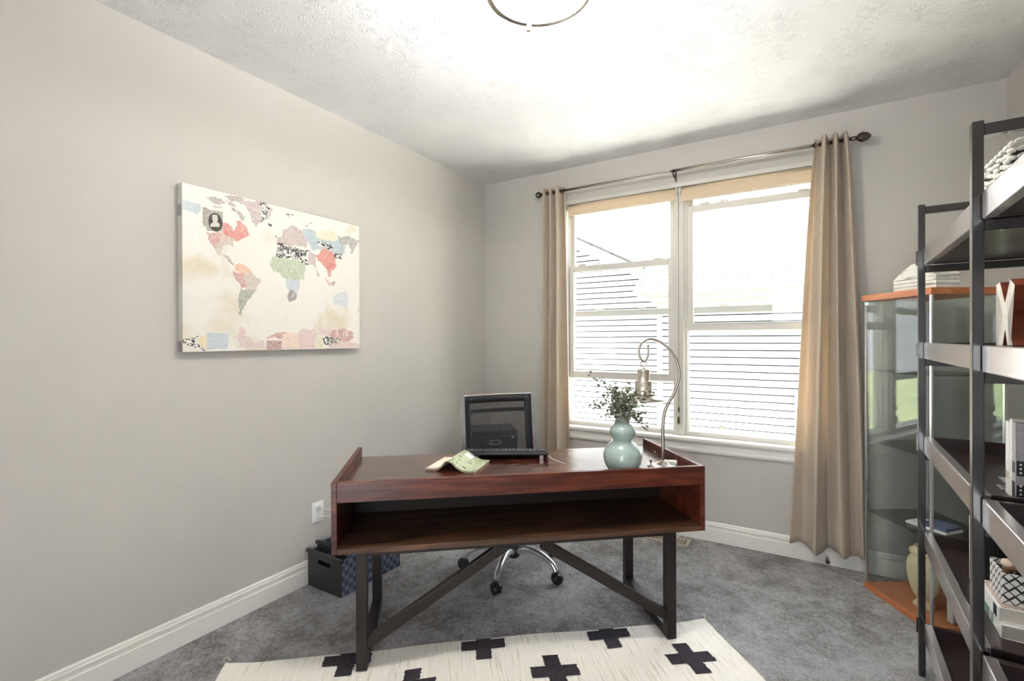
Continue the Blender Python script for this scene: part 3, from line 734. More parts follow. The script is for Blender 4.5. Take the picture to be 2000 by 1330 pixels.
m.mat(keys.index('oval'))
oc, orx, orz = (1.2055, 1.921), 0.0315, 0.043
flat_poly(m, [(oc[0]+orx*cos(2*pi*k/28), oc[1]+orz*sin(2*pi*k/28)) for k in range(28)], CX+0.0010)
m.mat(keys.index('bust')); bust = [p for c, p in MAP if c == 'bust'][0]; flat_poly(m, bust, CX+0.0011)
m.mat(keys.index('ink2')); 
for k in range(4): m.box(CX+0.0008, CX+0.0012, 1.142, 1.180, 1.955-0.022*k, 1.9565-0.022*k)
m.mat(keys.index('grey')); m.box(XL+0.004, CX-0.002, cy0-0.0008, cy0+0.0004, 1.925, 1.975)
m.mat(keys.index('ink2')); m.box(XL+0.004, CX-0.002, cy0-0.0008, cy0+0.0004, cz0+0.002, cz0+0.05)
m.build('map_print', [pm[k] for k in keys], cv, keep=True)
def numeral(txt, y, z, size, mat, parent, x=CX+0.0012, rot=(radians(90), 0, radians(90))):
    cu = bpy.data.curves.new('numeral', 'FONT'); cu.body = txt; cu.size = size; cu.extrude = 0.0002; cu.align_x = 'CENTER'; cu.align_y = 'CENTER'
    o = bpy.data.objects.new('numeral', cu); COL.objects.link(o)
    bpy.context.view_layer.update()
    me = bpy.data.meshes.new_from_object(o.evaluated_get(bpy.context.evaluated_depsgraph_get()))
    bpy.data.objects.remove(o); me.materials.clear(); me.materials.append(mat)
    q = bpy.data.objects.new('printed_numeral', me); COL.objects.link(q); q.parent = parent
    q.matrix_local = wm(parent).inverted() @ (Matrix.Translation((x, y, z)) @ Matrix.Rotation(rot[2], 4, 'Z') @ Matrix.Rotation(rot[0], 4, 'X'))
    return q
pale = simple('numeral_pale', srgb(232, 222, 216), 0.6)
numeral('5', 1.885, 1.404, 0.045, pale, cv); numeral('10', 1.945, 1.404, 0.045, pale, cv)
numeral('E', 1.603, 1.609, 0.034, pale, cv); numeral('WEE', 1.854, 1.358, 0.040, pm['ink2'], cv)

# ================================================================== OUTLET, CORDS, VENT
ol = empty('wall_outlet', (XL, 1.779, 0.325), label='white duplex wall outlet with two cords plugged in, low on the left wall', cat='outlet')
m = MB(); m.box(XL, XL+0.006, 1.742, 1.818, 0.325, 0.440); m.build('cover_plate', M['white'], ol, bevel=0.002)
for z in (0.355, 0.410):
    m = MB(); m.box(XL+0.006, XL+0.008, 1.766, 1.796, z-0.015, z+0.015); m.build('socket', M['white'], ol, bevel=0.001)
m = MB(); m.lathe([(0, 0), (0.003, 0.0), (0.003, 0.003), (0, 0.003)], (XL+0.005, 1.78, 0.3825), 8, 'X'); m.build('screw', M['silver'], ol)
def cordthing(name, z, pts, label):
    root = empty(name, (XL+0.008, 1.781, z), label=label, cat='power cord', group='white power cords in the wall outlet')
    m = MB(); m.box(XL+0.008, XL+0.030, 1.768, 1.794, z-0.011, z+0.011); m.build('plug', M['cord'], root, bevel=0.004)
    m = MB(); m.tube(spline(pts, 8), 0.003, 8); m.build('cable', M['cord'], root)
cordthing('power_cord', 0.410, [(XL+0.028, 1.781, 0.410), (XL+0.05, 1.80, 0.400), (XL+0.07, 1.86, 0.375), (XL+0.09, 1.97, 0.34), (XL+0.14, 2.12, 0.29), (XL+0.18, 2.22, 0.13), (XL+0.18, 2.35, 0.012)], 'thin white cord running from the upper socket of the wall outlet')
cordthing('power_cord', 0.355, [(XL+0.028, 1.781, 0.355), (XL+0.05, 1.80, 0.358), (XL+0.08, 1.86, 0.340), (XL+0.12, 1.97, 0.31), (XL+0.19, 2.12, 0.27), (XL+0.23, 2.24, 0.11), (XL+0.25, 2.4, 0.012)], 'thin white cord running from the lower socket of the wall outlet')

vent = empty('floor_vent', (-0.828, 3.35, 0), label='tan metal floor register set in the carpet under the window', cat='floor vent')
M['tan_metal'] = simple('tan_enamel', srgb(186, 174, 158), 0.45, 0.1, var=0.04)
m = MB(); x0, x1, y0, y1 = -0.985, -0.670, 3.290, 3.405
m.box(x0, x1, y0, y0+0.018, 0.0, 0.008).box(x0, x1, y1-0.018, y1, 0.0, 0.008).box(x0, x0+0.022, y0+0.018, y1-0.018, 0, 0.008).box(x1-0.022, x1, y0+0.018, y1-0.018, 0, 0.008)
for k in range(1, 12):
    x = x0+0.022+k*(x1-x0-0.044)/12; m.box(x-0.0025, x+0.0025, y0+0.018, y1-0.018, 0.001, 0.006)
for k in range(1, 4):
    y = y0+0.018+k*(y1-y0-0.036)/4; m.box(x0+0.022, x1-0.022, y-0.002, y+0.002, 0.001, 0.0065)
m.build('grille', M['tan_metal'], vent)
MB().box(x0+0.02, x1-0.02, y0+0.016, y1-0.016, 0.0005, 0.0015).build('duct_opening', M['black'], vent)
ds = MB(); ds.tube([(0.10, YB-0.014, 0.045), (0.10, YB-0.075, 0.045)], 0.005, 10).lathe([(0, 0), (0.011, 0), (0.011, -0.016), (0, -0.016)], (0.10, YB-0.072, 0.045), 14, 'Y')
ds.build('door_stop', M['bronze'], label='small bronze peg stop on the baseboard below the wide curtain', cat='door stop')

# ================================================================== RUG
RO = Vector((-2.087, 1.095)); RA = radians(39.87)
RU = Vector((cos(RA), sin(RA))); RV = Vector((sin(RA), -cos(RA)))
RL, RW = 2.167, 1.52
def rz(u, v): return 0.010 + 0.0025*sin(u*7+1)*sin(v*5) + 0.004*max(0, 1-((u-RL)**2+v**2)**0.5/0.12) + 0.005*max(0, 1-(u**2+v**2)**0.5/0.10)
def rp(u, v, h=0.0):
    du = 0.006*sin(v*9+u*2); dv = 0.008*sin(u*4.2)+0.003*sin(u*13)
    p = RO + RU*(u+du) + RV*(v+dv); return Vector((p.x, p.y, rz(u, v)+h))
m = MB(); m.mat(0).grid(lambda a, b_: rp(a*RL, b_*RW), 90, 60)
# border skirt
N = 90
edge = [(k/N*RL, 0) for k in range(N)] + [(RL, k/N*RW) for k in range(N)] + [(RL-k/N*RL, RW) for k in range(N)] + [(0, RW-k/N*RW) for k in range(N)]
for a, b_ in zip(edge, edge[1:]+edge[:1]):
    A, B = rp(*a), rp(*b_); m.face([A, B, Vector((B.x, B.y, 0.001)), Vector((A.x, A.y, 0.001))])
# woven plus signs
def plus(m, cu, cvv, rnd):
    a, w = 0.098, 0.034; rows = [(-3*w/1.0*1.0, -w), (-w, w), (w, 3*w)]
    # each arm built as jagged rows of loops
    n = 24
    for i in range(n):
        v0 = cvv - a + 2*a*i/n; v1 = cvv - a + 2*a*(i+1)/n; vc = (v0+v1)/2 - cvv
        if v1 <= 0.004: continue
        hw = a if abs(vc) < w else w
        j = rnd.uniform(-0.002, 0.002); k = rnd.uniform(-0.002, 0.002)
        v0 = max(v0, 0.0015)
        m.face([rp(cu-hw+j, v0, 0.0022), rp(cu+hw+k, v0, 0.0022), rp(cu+hw+k, v1, 0.0022), rp(cu-hw+j, v1, 0.0022)])
rnd = random.Random(4); m.mat(1)
for row in range(0, 9):
    vv = 0.045 + row*0.21
    if vv > RW: break
    off = 0.497 if row % 2 == 0 else 0.20
    for k in range(-1, 5):
        u = off + k*0.582
        if 0.08 < u < RL-0.08: plus(m, u, vv, rnd)
# corner tassels
m.mat(0)
m.tube([rp(0.0, 0.0, 0), rp(-0.012, -0.01, 0.006), rp(0.0, -0.02, 0.012), rp(0.02, -0.012, 0.004)], 0.002, 6)
m.tube([rp(RL, 0.0, 0.002), rp(RL+0.008, -0.012, 0.008), rp(RL-0.01, -0.018, 0.006)], 0.003, 6)
rug = m.build('area_rug', [M['rug'], M['rugblack']], label='cream woven rug with charcoal plus signs under the front legs of the desk', cat='rug')

# ================================================================== DESK   local frame: x = width, y = away from camera
DO = (-1.573, 1.376); DA = radians(40.07)
desk = empty('writing_desk', (DO[0], DO[1], 0), DA, label='dark wood tray-top desk with open front shelf on a dark steel base', cat='desk')
def D(x, y, z=0.0): return desk_m @ Vector((x, y, z))
desk_m = wm(desk)
U0, U1, V0, V1, ZT, ZB, ZS = -0.116, 1.512, -0.028, 0.612, 0.790, 0.496, 0.745
t = 0.022
def dpart(name, boxes, mat, bevel=0.0015):
    m = MB()
    for bx in boxes: m.box(*bx)
    return m.build(name, mat, desk, bevel=bevel, world=False)
m = MB()
dpart('side_panel', [(U0, U0+t, V0, V1+0.02, ZB, ZT)], M['desk'])
dpart('side_panel', [(U1-t, U1, V0, V1-0.012, ZB, ZT)], M['desk'])
dpart('front_rail', [(U0+t, U1-t, V0, V0+t, 0.707, ZT)], M['desk'])
dpart('desktop', [(U0+t, U1-t, V0+t, V1-0.012, ZS-0.024, ZS)], M['desk_top'])
dpart('bottom_shelf', [(U0+t, U1-t, V0, V1-0.04, ZB, ZB+0.022)], M['desk_in'])
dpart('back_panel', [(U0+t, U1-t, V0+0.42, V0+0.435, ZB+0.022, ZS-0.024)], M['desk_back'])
b = [(0.10+k*0.455, 0.545+k*0.455, V1-0.032, V1-0.014, ZB+0.03, ZS-0.03) for k in range(3)]
for q in b:
    dr = dpart('drawer', [(q[0]-0.18+0.0, q[1]-0.185, q[2], q[3], q[4], q[5])], M['desk'])
    m = MB(); xm = (q[0]+q[1])/2-0.18; m.tube([(xm-0.06, V1-0.014, 0.62), (xm-0.06, V1+0.006, 0.62), (xm+0.06, V1+0.006, 0.62), (xm+0.06, V1-0.014, 0.62)], 0.004, 8)
    m.build('drawer_pull', M['leg_metal'], dr, world=False)
# steel base: four legs, floor runners, two diagonal braces
lw = 0.044
LX = (0.0, 1.353)
for x in LX:
    for y in (0.0, 0.49):
        z0 = 0.013 if y == 0.0 else 0.002
        m = MB(); m.box(x-lw/2, x+lw/2, y-lw/2, y+lw/2, z0, ZB)
        m.build('leg', M['leg_metal'], desk, bevel=0.002, world=False)
    m = MB(); m.beam((x, 0.022, 0.036), (x, 0.468, 0.026), lw, 0.044); m.build('floor_runner', M['leg_metal'], desk, bevel=0.002, world=False)
for a, b_ in (((0.018, 0.0, 0.115), (0.592, 0.0, 0.478)), ((1.335, 0.0, 0.115), (0.762, 0.0, 0.478))):
    m = MB(); m.beam(a, b_, 0.030, 0.044); m.build('diagonal_brace', M['leg_metal'], desk, bevel=0.002, world=False)
m = MB(); m.box(-0.02, 1.373, -0.015, 0.015, ZB-0.016, ZB-0.0005).box(-0.02, 1.373, 0.475, 0.505, ZB-0.016, ZB-0.0005); m.build('top_rail', M['leg_metal'], desk, world=False)
# carved-looking knot and scratches at the front left of the open shelf
m = MB()
M['knot'] = simple('wood_knot', srgb(34, 20, 14), 0.5, var=0.3, vscale=60)
def blob(cx, cy, rx, ry, ang, z):
    n = 14; pts = []
    for k in range(n):
        a = 2*pi*k/n; r_ = 1+0.18*sin(3*a+cx*40)
        x = rx*r_*cos(a); y = ry*r_*sin(a); pts.append((cx+x*cos(ang)-y*sin(ang), cy+x*sin(ang)+y*cos(ang), z))
    m.face(pts)
zk = ZB+0.0226
blob(0.075, 0.020, 0.045, 0.010, 0.0, zk)
for k in range(5): blob(0.135+0.022*k, 0.035+0.008*k, 0.035, 0.005, radians(62), zk+0.0002*k)
m.build('wood_knots', M['knot'], desk, world=False)

# ================================================================== THINGS ON THE DESK
# --- vase with eucalyptus
VX, VY = -0.733, 2.180
vs = empty('vase', (VX, VY, ZS), label='pale aqua glazed double-gourd vase at the right end of the desk', cat='vase')
def mat_glaze():
    t = NT('aqua_glaze'); v = t.coords(); t.set(color=t.ramp(t.noise(v, 9, 3), [(0.3, srgb(152, 172, 165)), (0.7, srgb(166, 184, 177))]), rough=0.12, coat=0.7); return t.m
M['glaze'] = mat_glaze()
prof = [(0, 0.001), (0.048, 0.0), (0.056, 0.006), (0.076, 0.030), (0.088, 0.060), (0.0905, 0.085), (0.084, 0.110), (0.068, 0.133), (0.047, 0.148), (0.040, 0.155), (0.043, 0.162), (0.055, 0.175), (0.0615, 0.195), (0.057, 0.212), (0.042, 0.226), (0.027, 0.233), (0.023, 0.240), (0.022, 0.252), (0.024, 0.262), (0.020, 0.261), (0.018, 0.250), (0.017, 0.235), (0, 0.19)]
m = MB(); m.lathe(prof, (VX, VY, ZS), 56); m.build('vase_body', M['glaze'], vs, subsurf=1)
pl_ = empty('eucalyptus_bunch', (VX, VY, ZS+0.27), label='bunch of grey-green eucalyptus sprigs in the aqua vase', cat='plant')
M['leaf'] = simple('eucalyptus_leaf', srgb(176, 180, 156), 0.6, var=0.3, vscale=60)
M['leaf2'] = simple('eucalyptus_dark_leaf', srgb(122, 124, 110), 0.6, var=0.3, vscale=60)
M['stem'] = simple('eucalyptus_stem', srgb(108, 100, 80), 0.7)
rnd = random.Random(11)
sd = [ # tip direction as offset in (right, towards back, up)
 (-0.15, 0.02, 0.20), (-0.13, -0.05, 0.08), (-0.16, 0.0, 0.05), (-0.09, 0.06, 0.14), (-0.06, -0.05, 0.13), (-0.02, 0.04, 0.15), (0.02, -0.03, 0.14), (0.05, 0.05, 0.15),
 (0.09, -0.02, 0.15), (0.12, 0.03, 0.13), (0.13, -0.04, 0.08), (0.12, 0.03, 0.01), (0.09, -0.05, -0.03), (0.11, 0.0, -0.06), (-0.10, -0.03, 0.00), (-0.05, 0.03, 0.10), (0.04, -0.06, 0.08), (0.0, 0.0, 0.11), (-0.07, -0.06, 0.05), (0.07, -0.06, 0.03), (0.14, 0.01, 0.11), (-0.12, 0.03, 0.11), (0.10, 0.05, 0.08), (-0.03, -0.07, 0.09), (0.02, 0.06, 0.12), (-0.05, 0.0, 0.145)]
Rr = Vector((cos(YAW), sin(YAW), 0)); Ff = Vector((-sin(YAW), cos(YAW), 0))
base = Vector((VX, VY, ZS+0.235))
sd = sd + [(a*0.6+rnd.uniform(-.03, .03), b_*0.8+rnd.uniform(-.04, .04), c*0.75+rnd.uniform(-.01, .03)) for a, b_, c in sd[:22]]
leafm = MB(); stemm = MB()
for i, (a, b_, c) in enumerate(sd):
    tip = base + Rr*a + Ff*b_ + Vector((0, 0, 0.025+c)); mid = base + (Rr*a+Ff*b_)*0.35 + Vector((0, 0, 0.03+max(c, 0.02)*0.55))
    pts = spline([base+Vector((0, 0, -0.03)), base+Vector((0, 0, 0.012)), mid, tip], 7); stemm.tube(pts, [0.0016*(1-0.6*k/len(pts)) for k in range(len(pts))], 6)
    N_ = 13 if i < 14 else 10
    for k in range(N_):
        tt = 0.28+0.72*k/(N_-1); idx = min(len(pts)-1, int(tt*(len(pts)-1))); p = pts[idx]
        for sgn in (-1, 1):
            d = Vector((rnd.uniform(-1, 1), rnd.uniform(-1, 1), rnd.uniform(-0.5, 0.9))).normalized()
            up = Vector((rnd.uniform(-1, 1), rnd.uniform(-1, 1), rnd.uniform(-1, 1))).normalized()
            s_ = rnd.uniform(0.010, 0.0165)*(1.3-0.6*tt); x = d.cross(up).normalized()*s_*0.62; q0 = p+d*0.002
            nrm = x.cross(d).normalized()*s_*0.14
            leafm.mi = 1 if rnd.random() < (0.25+0.5*tt) else 0
            leafm.face([q0, q0+x*0.7+d*s_*0.5+nrm, q0+x+d*s_*1.1, q0+x*0.5+d*s_*1.7-nrm, q0+d*s_*1.95, q0-x*0.5+d*s_*1.7-nrm, q0-x+d*s_*1.1, q0-x*0.7+d*s_*0.5+nrm], True)
stemm.build('stems', M['stem'], pl_); leafm.build('leaves', [M['leaf'], M['leaf2']], pl_, solid=0.0005)

# --- shepherd's-crook lamp
LBX, LBY = -0.603, 2.396
lamp = empty('table_lamp', (LBX, LBY, ZS), label='brushed nickel crook-arm table lamp with hanging dome shade on the desk', cat='lamp')
m = MB(); m.lathe([(0, 0), (0.072, 0), (0.074, 0.006), (0.06, 0.010), (0.032, 0.013), (0.028, 0.02), (0.012, 0.026), (0.008, 0.034), (0, 0.034)], (LBX, LBY, ZS), 48); m.build('lamp_base', M['nickel'], lamp)
m = MB(); m.lathe([(0, 0), (0.004, 0.002), (0.0035, 0.012), (0.008, 0.017), (0.008, 0.024), (0, 0.03)], (LBX-0.052, LBY-0.028, ZS+0.008), 12); m.build('lamp_switch', M['nickel'], lamp)
arm = [(-0.603, 2.396, ZS+0.02), (-0.603, 2.397, 0.86), (-0.603, 2.397, 0.948), (-0.592, 2.403, 1.023), (-0.553, 2.427, 1.110), (-0.534, 2.439, 1.185), (-0.545, 2.433, 1.260), (-0.576, 2.414, 1.318), (-0.615, 2.392, 1.353), (-0.660, 2.363, 1.368), (-0.694, 2.342, 1.343), (-0.702, 2.337, 1.293), (-0.683, 2.348, 1.258), (-0.665, 2.359, 1.285), (-0.664, 2.360, 1.330)]
ap = spline(arm, 10); m = MB(); m.tube(ap, [0.0085-0.0035*k/len(ap) for k in range(len(ap))], 14); m.lathe([(0, -0.007), (0.006, -0.004), (0.007, 0), (0.006, 0.004), (0, 0.007)], (-0.664, 2.360, 1.335), 14); m.build('crook_arm', M['nickel'], lamp)
HX, HY = -0.683, 2.348
m = MB(); m.tube([(HX+0.85*0.015*cos(a), HY+0.52*0.015*cos(a), 1.246+0.015*sin(a)) for a in [2*pi*k/24 for k in range(24)]], 0.0024, 8, closed=True)
m.tube([(HX, HY, 1.232), (HX, HY, 1.222)], 0.003, 8); m.build('hanging_ring', M['nickel'], lamp)
m = MB(); m.lathe([(0, 1.226), (0.006, 1.226), (0.008, 1.222), (0.026, 1.220), (0.029, 1.214), (0.029, 1.168), (0.032, 1.166), (0.037, 1.164), (0.041, 1.160), (0.041, 1.108), (0.046, 1.105), (0.056, 1.102), (0.057, 1.098), (0.044, 1.094)], (HX, HY, 0), 48)
m.lathe([(0.044, 1.100), (0.060, 1.094), (0.085, 1.083), (0.101, 1.074), (0.1015, 1.071), (0.083, 1.079), (0.058, 1.090), (0.040, 1.095)], (HX, HY, 0), 56); m.build('lamp_shade', M['nickel'], lamp)
m = MB(); m.lathe([(0, 1.052), (0.012, 1.054), (0.022, 1.062), (0.026, 1.075), (0.022, 1.09), (0.012, 1.105), (0.012, 1.12), (0, 1.12)], (HX, HY, 0), 24)
M['bulbglass'] = simple('soft_white_bulb', srgb(235, 228, 214), 0.25); m.build('bulb', M['bulbglass'], lamp)
cordm = MB(); cordm.tube(spline([(LBX+0.02, LBY+0.05, ZS+0.006), (LBX+0.05, LBY+0.09, ZS+0.005), (LBX+0.03, LBY+0.16, ZS+0.004), (LBX-0.12, LBY+0.28, ZS+0.004)], 8), 0.0025, 8); cordm.build('cable', M['cord'], lamp)
# --- small pale charger block behind the lamp foot
m = MB(); c_ = D(1.438, 0.165, ZS)
ch = empty('charging_block', (c_.x, c_.y, ZS), radians(20), label='small pale rectangular block lying right of the lamp foot', cat='charger')
MB().box(-0.034, 0.034, -0.014, 0.014, 0, 0.026).build('block_body', M['white'], ch, bevel=0.003, world=False)
MB().box(0.034, 0.0355, -0.008, 0.008, 0.008, 0.018).build('port', M['blackm'], ch, world=False)

# --- keyboard (raised on flip-out feet, back edge towards the camera)
kb = empty('keyboard', tuple(D(0.668, 0.475, ZS)), DA+radians(-9), label='black computer keyboard seen from behind, raised on its feet', cat='keyboard')
kw, kd = 0.222, 0.075
m = MB(); m.prism([(-kd, 0.028), (-kd+0.004, 0.038), (-kd+0.03, 0.037), (kd-0.01, 0.016), (kd, 0.010), (kd, 0.004), (-kd+0.01, 0.022)], lambda u, v, h: Vector((h, u, v)), -kw, kw); m.build('keyboard_body', M['black'], kb, bevel=0.0015, world=False)
keys_ = []
for r_ in range(6):
    for k in range(19):
        x = -kw+0.012+k*(2*kw-0.024)/19; y = -kd+0.022+r_*0.0195; zz = 0.0375-(y+kd-0.03)*0.15
        q = MB(); q.box(x, x+0.0185, y, y+0.016, zz-0.003, zz+0.0055); keys_.append(q)
for i, q in enumerate(keys_[:100]): q.build('key', M['keys'], kb, bevel=0.001, seg=1, world=False)
rest = MB()
for q in keys_[100:]:
    tmp = bpy.data.meshes.new('t'); q.bm.to_mesh(tmp); rest.bm.from_mesh(tmp); bpy.data.meshes.remove(tmp); q.bm.free()
rest.build('front_keys', M['keys'], kb, world=False, kind='stuff')
for x in (-0.150, 0.185):
    m = MB(); m.box(x-0.010, x+0.010, -kd+0.012, -kd+0.020, 0, 0.028); m.build('foot', M['silver'], kb, bevel=0.002, world=False)
kbcord = MB(); kbcord.tube(spline([tuple(D(0.88, 0.41, ZS+0.03)), tuple(D(0.885, 0.38, ZS+0.012)), tuple(D(0.91, 0.33, ZS+0.004)), tuple(D(0.935, 0.27, ZS+0.004))], 8), 0.002, 8); kbcord.build('cable', M['cord'], kb)

# --- open book lying face down like a tent
bk = empty('open_book', (-1.478, 1.888, ZS), radians(15.5), label='open paperback lying face down, green illustrated cover and blank cream half', cat='book')
BL = 0.115
def page_mat():
    t = NT('book_pages'); v = t.coords((1, 1, 400)); t.set(color=t.ramp(t.noise(v, 1.0, 1), [(0.3, srgb(206, 184, 156)), (0.7, srgb(230, 212, 186))]), rough=0.9); return t.m
M['page'] = page_mat()
def cover_mat():
    t = NT('green_botanical_cover'); v = t.coords(); n1 = t.noise(v, 26, 4, 0.6, 1.8); n2 = t.noise(v, 60, 3, 0.6, 1.0)
    c = t.ramp(n1, [(0.40, srgb(128, 150, 112)), (0.48, srgb(206, 212, 176)), (0.6, srgb(172, 184, 150))])
    t.set(color=t.mix(t.math('GREATER_THAN', n2, 0.60), c, srgb(70, 84, 64)), rough=0.35); return t.m
M['cover'] = cover_mat(); M['paper'] = simple('blank_cream_cover', srgb(232, 222, 206), 0.6, var=0.03)
right_c = [(0.0, 0.052), (0.022, 0.045), (0.050, 0.026), (0.085, 0.012), (0.135, 0.009)]
left_c = [(0.0, 0.052), (-0.014, 0.046), (-0.032, 0.026), (-0.060, 0.012), (-0.115, 0.009)]
def band(curve, dz, thick):
    c = [Vector((x, 0, z)) for x, z in curve]; c = spline(c, 5); return c
for nm, curve, mat in (('front_cover', right_c, M['cover']), ('back_cover', left_c, M['paper'])):
    c = band(curve, 0, 0); m = MB()
    m.grid(lambda a, b_: Vector((c[int(a*(len(c)-1)+0.5)].x, -BL+2*BL*b_, c[int(a*(len(c)-1)+0.5)].z+0.0005)), len(c)-1, 4)
    m.build(nm, mat, bk, solid=0.0012, world=False)
    m = MB(); th_ = 0.010
    top_ = [(p.x, p.z-0.0006) for p in c]; bot_ = [(p.x*0.985, max(0.0005, p.z-th_*min(1, 0.35+abs(p.x)*14))) for p in c]
    m.prism(top_+bot_[::-1], lambda u, v, h: Vector((u, h, v)), -BL+0.003, BL-0.003)
    m.build('pages', M['page'], bk, world=False)
m = MB()
zz = lambda x: 0.0548-(x-0.0)*0.0
c = band(right_c, 0, 0)
lab = [p for p in c if 0.020 <= p.x <= 0.060]
for a, b_ in zip(lab[:-1], lab[1:]): m.face([(a.x, 0.045, a.z+0.0018), (b_.x, 0.045, b_.z+0.0018), (b_.x, 0.095, b_.z+0.0018), (a.x, 0.095, a.z+0.0018)])
m.build('title_label', M['white'], bk, world=False)

# ================================================================== OFFICE CHAIR
CH = Vector((-1.495, 2.455, 0))
chair = empty('office_chair', tuple(CH), label='black mesh-back office chair with silver frame behind the desk', cat='office chair')
angs = [-79+72*k+1.5 for k in range(5)]
def caster_part(p, ang, parent):
    m = MB(); d = Vector((cos(ang), sin(ang), 0)); s_ = Vector((-sin(ang), cos(ang), 0))
    c0 = p + Vector((0, 0, 0.030))
    for off in (-0.013, 0.013):
        cc = c0+s_*off; n = 18
        prof = [(0.0, -0.010), (0.022, -0.010), (0.029, -0.006), (0.0295, 0.004), (0.022, 0.010), (0.0, 0.010)]
        rings = []
        for (r_, h) in prof:
            rings.append([m.bm.verts.new(cc+s_*h+(d*cos(2*pi*k/n)+Vector((0, 0, 1))*sin(2*pi*k/n))*r_) for k in range(n)] if r_ > 0 else [m.bm.verts.new(cc+s_*h)])
        for A, B in zip(rings[:-1], rings[1:]):
            for k in range(n):
                if len(A) == 1: f = m.bm.faces.new((A[0], B[(k+1) % n], B[k]))
                elif len(B) == 1: f = m.bm.faces.new((A[k], A[(k+1) % n], B[0]))
                else: f = m.bm.faces.new((A[k], A[(k+1) % n], B[(k+1) % n], B[k]))
                f.smooth = True
    # hood over the twin wheels
    n = 12
    def hood(a, b_):
        th_ = pi*(0.05+0.75*a); w = -0.026+0.052*b_
        r_ = 0.0345*(1-0.18*(abs(2*b_-1)**3))
        return c0+s_*w+(d*cos(th_)+Vector((0, 0, 1))*sin(th_))*r_
    m.grid(hood, 12, 8)
    m.tube([c0+Vector((0, 0, 0.02)), c0+Vector((0, 0, 0.050))], 0.010, 12)
    m.build('caster', M['black'], parent)
for a in angs:
    an = radians(a); d = Vector((cos(an), sin(an), 0)); tip = CH+d*0.300
    pts = spline([CH+d*0.032+Vector((0, 0, 0.116)), CH+d*0.10+Vector((0, 0, 0.142)), CH+d*0.19+Vector((0, 0, 0.138)), CH+d*0.262+Vector((0, 0, 0.108)), CH+d*0.298+Vector((0, 0, 0.066))], 8)
    m = MB(); m.tube(pts, [0.021-0.005*k/len(pts) for k in range(len(pts))], 16); lg = m.build('leg', M['silver'], chair)
    caster_part(tip, an+0.9, lg)
m = MB(); m.lathe([(0, 0.075), (0.030, 0.075), (0.038, 0.085), (0.040, 0.135), (0.034, 0.150), (0.030, 0.155), (0.030, 0.24), (0.026, 0.245), (0.026, 0.28), (0, 0.28)], CH, 32); m.build('hub', M['black'], chair)
m = MB(); m.lathe([(0, 0.28), (0.014, 0.28), (0.014, 0.40), (0, 0.40)], CH, 20); m.build('gas_lift', M['silver'], chair)
CA = YAW + radians(20)   # chair faces the camera, turned slightly
cs = Vector((cos(CA), sin(CA), 0)); cb = Vector((-sin(CA), cos(CA), 0))   # side, back
def CP(s_, b_, z): return CH+cs*s_+cb*b_+Vector((0, 0, z))
m = MB()
for b0, b1, h0, h1, w in ((-0.11, 0.11, 0.395, 0.425, 0.09),):
    v = [m.bm.verts.new(CP(sx*w, bb, zz)) for zz in (h0, h1) for sx, bb in ((-1, b0), (1, b0), (1, b1), (-1, b1))]
    for q in ((0,3,2,1),(4,5,6,7),(0,1,5,4),(1,2,6,5),(2,3,7,6),(3,0,4,7)): m.bm.faces.new([v[i] for i in q])
m.tube([CP(0, 0.08, 0.41), CP(0, 0.22, 0.40), CP(0, 0.262, 0.46), CP(0, 0.285, 0.60)], 0.016, 12); m.build('tilt_mechanism', M['black'], chair, bevel=0.004)
m = MB()
def seatf(a, b_):
    th_ = 2*pi*a; k = 0.62
    sx = abs(cos(th_))**k*(1 if cos(th_) >= 0 else -1); sy = abs(sin(th_))**k*(1 if sin(th_) >= 0 else -1)
    R = [0.0, 0.86, 1.0, 1.0, 0.9, 0.0]; Z = [0.425, 0.427, 0.440, 0.468, 0.484, 0.478]
    i = min(4, int(b_*5)); f_ = b_*5-i; r_ = R[i]*(1-f_)+R[min(5, i+1)]*f_; z = Z[i]*(1-f_)+Z[min(5, i+1)]*f_
    return CP(sx*r_*0.24, sy*r_*0.23-0.01, z)
m.grid(seatf, 40, 10); bmesh.ops.remove_doubles(m.bm, verts=m.bm.verts, dist=0.0001); m.build('seat', M['blackm'], chair)
def backpt(a, z):
    """a -1..1 across, z height; reclined & concave"""
    h = (z-0.50)/0.51; return CP(a*0.243, 0.225+0.075*h+0.028*(1-a*a)-0.012*h*h, z)
ZL, ZH = 0.53, 1.010
m = MB(); m.grid(lambda a, b_: backpt(-0.80+1.60*a, ZL+0.02+(ZH-0.065-ZL)*b_), 24, 20); m.build('mesh_panel', M['mesh'], chair)
m = MB()
m.grid(lambda a, b_: backpt(-0.95+0.19*a, ZL+(ZH-0.008-ZL)*b_)+cb*(-0.002), 3, 20); m.grid(lambda a, b_: backpt(0.76+0.19*a, ZL+(ZH-0.008-ZL)*b_)+cb*(-0.002), 3, 20)
m.grid(lambda a, b_: backpt(-0.80+1.6*a, ZH-0.052+0.044*b_)+cb*(-0.003), 20, 2); m.grid(lambda a, b_: backpt(-0.80+1.6*a, ZL+0.04*b_)+cb*(-0.003), 20, 2)
m.build('mesh_border', M['black'], chair, solid=0.010)
for s_ in (-1, 1):
    m = MB(); pts = [backpt(s_*0.985, ZL-0.02+(ZH-ZL+0.022)*k/14) for k in range(15)]
    for q0, q1 in zip(pts[:-1], pts[1:]): m.beam(q0, q1+(q1-q0)*0.02, 0.024, 0.020, up=cb)
    m.build('side_rail', M['silver'], chair)
m = MB(); pts = [backpt(-0.98+1.96*k/16, ZH-0.003) for k in range(17)]; m.tube(pts, 0.006, 10); m.build('top_trim', M['silver'], chair)
m = MB(); m.tube([backpt(-0.93+1.86*k/12, 0.905)+cb*0.022 for k in range(13)], 0.013, 10)
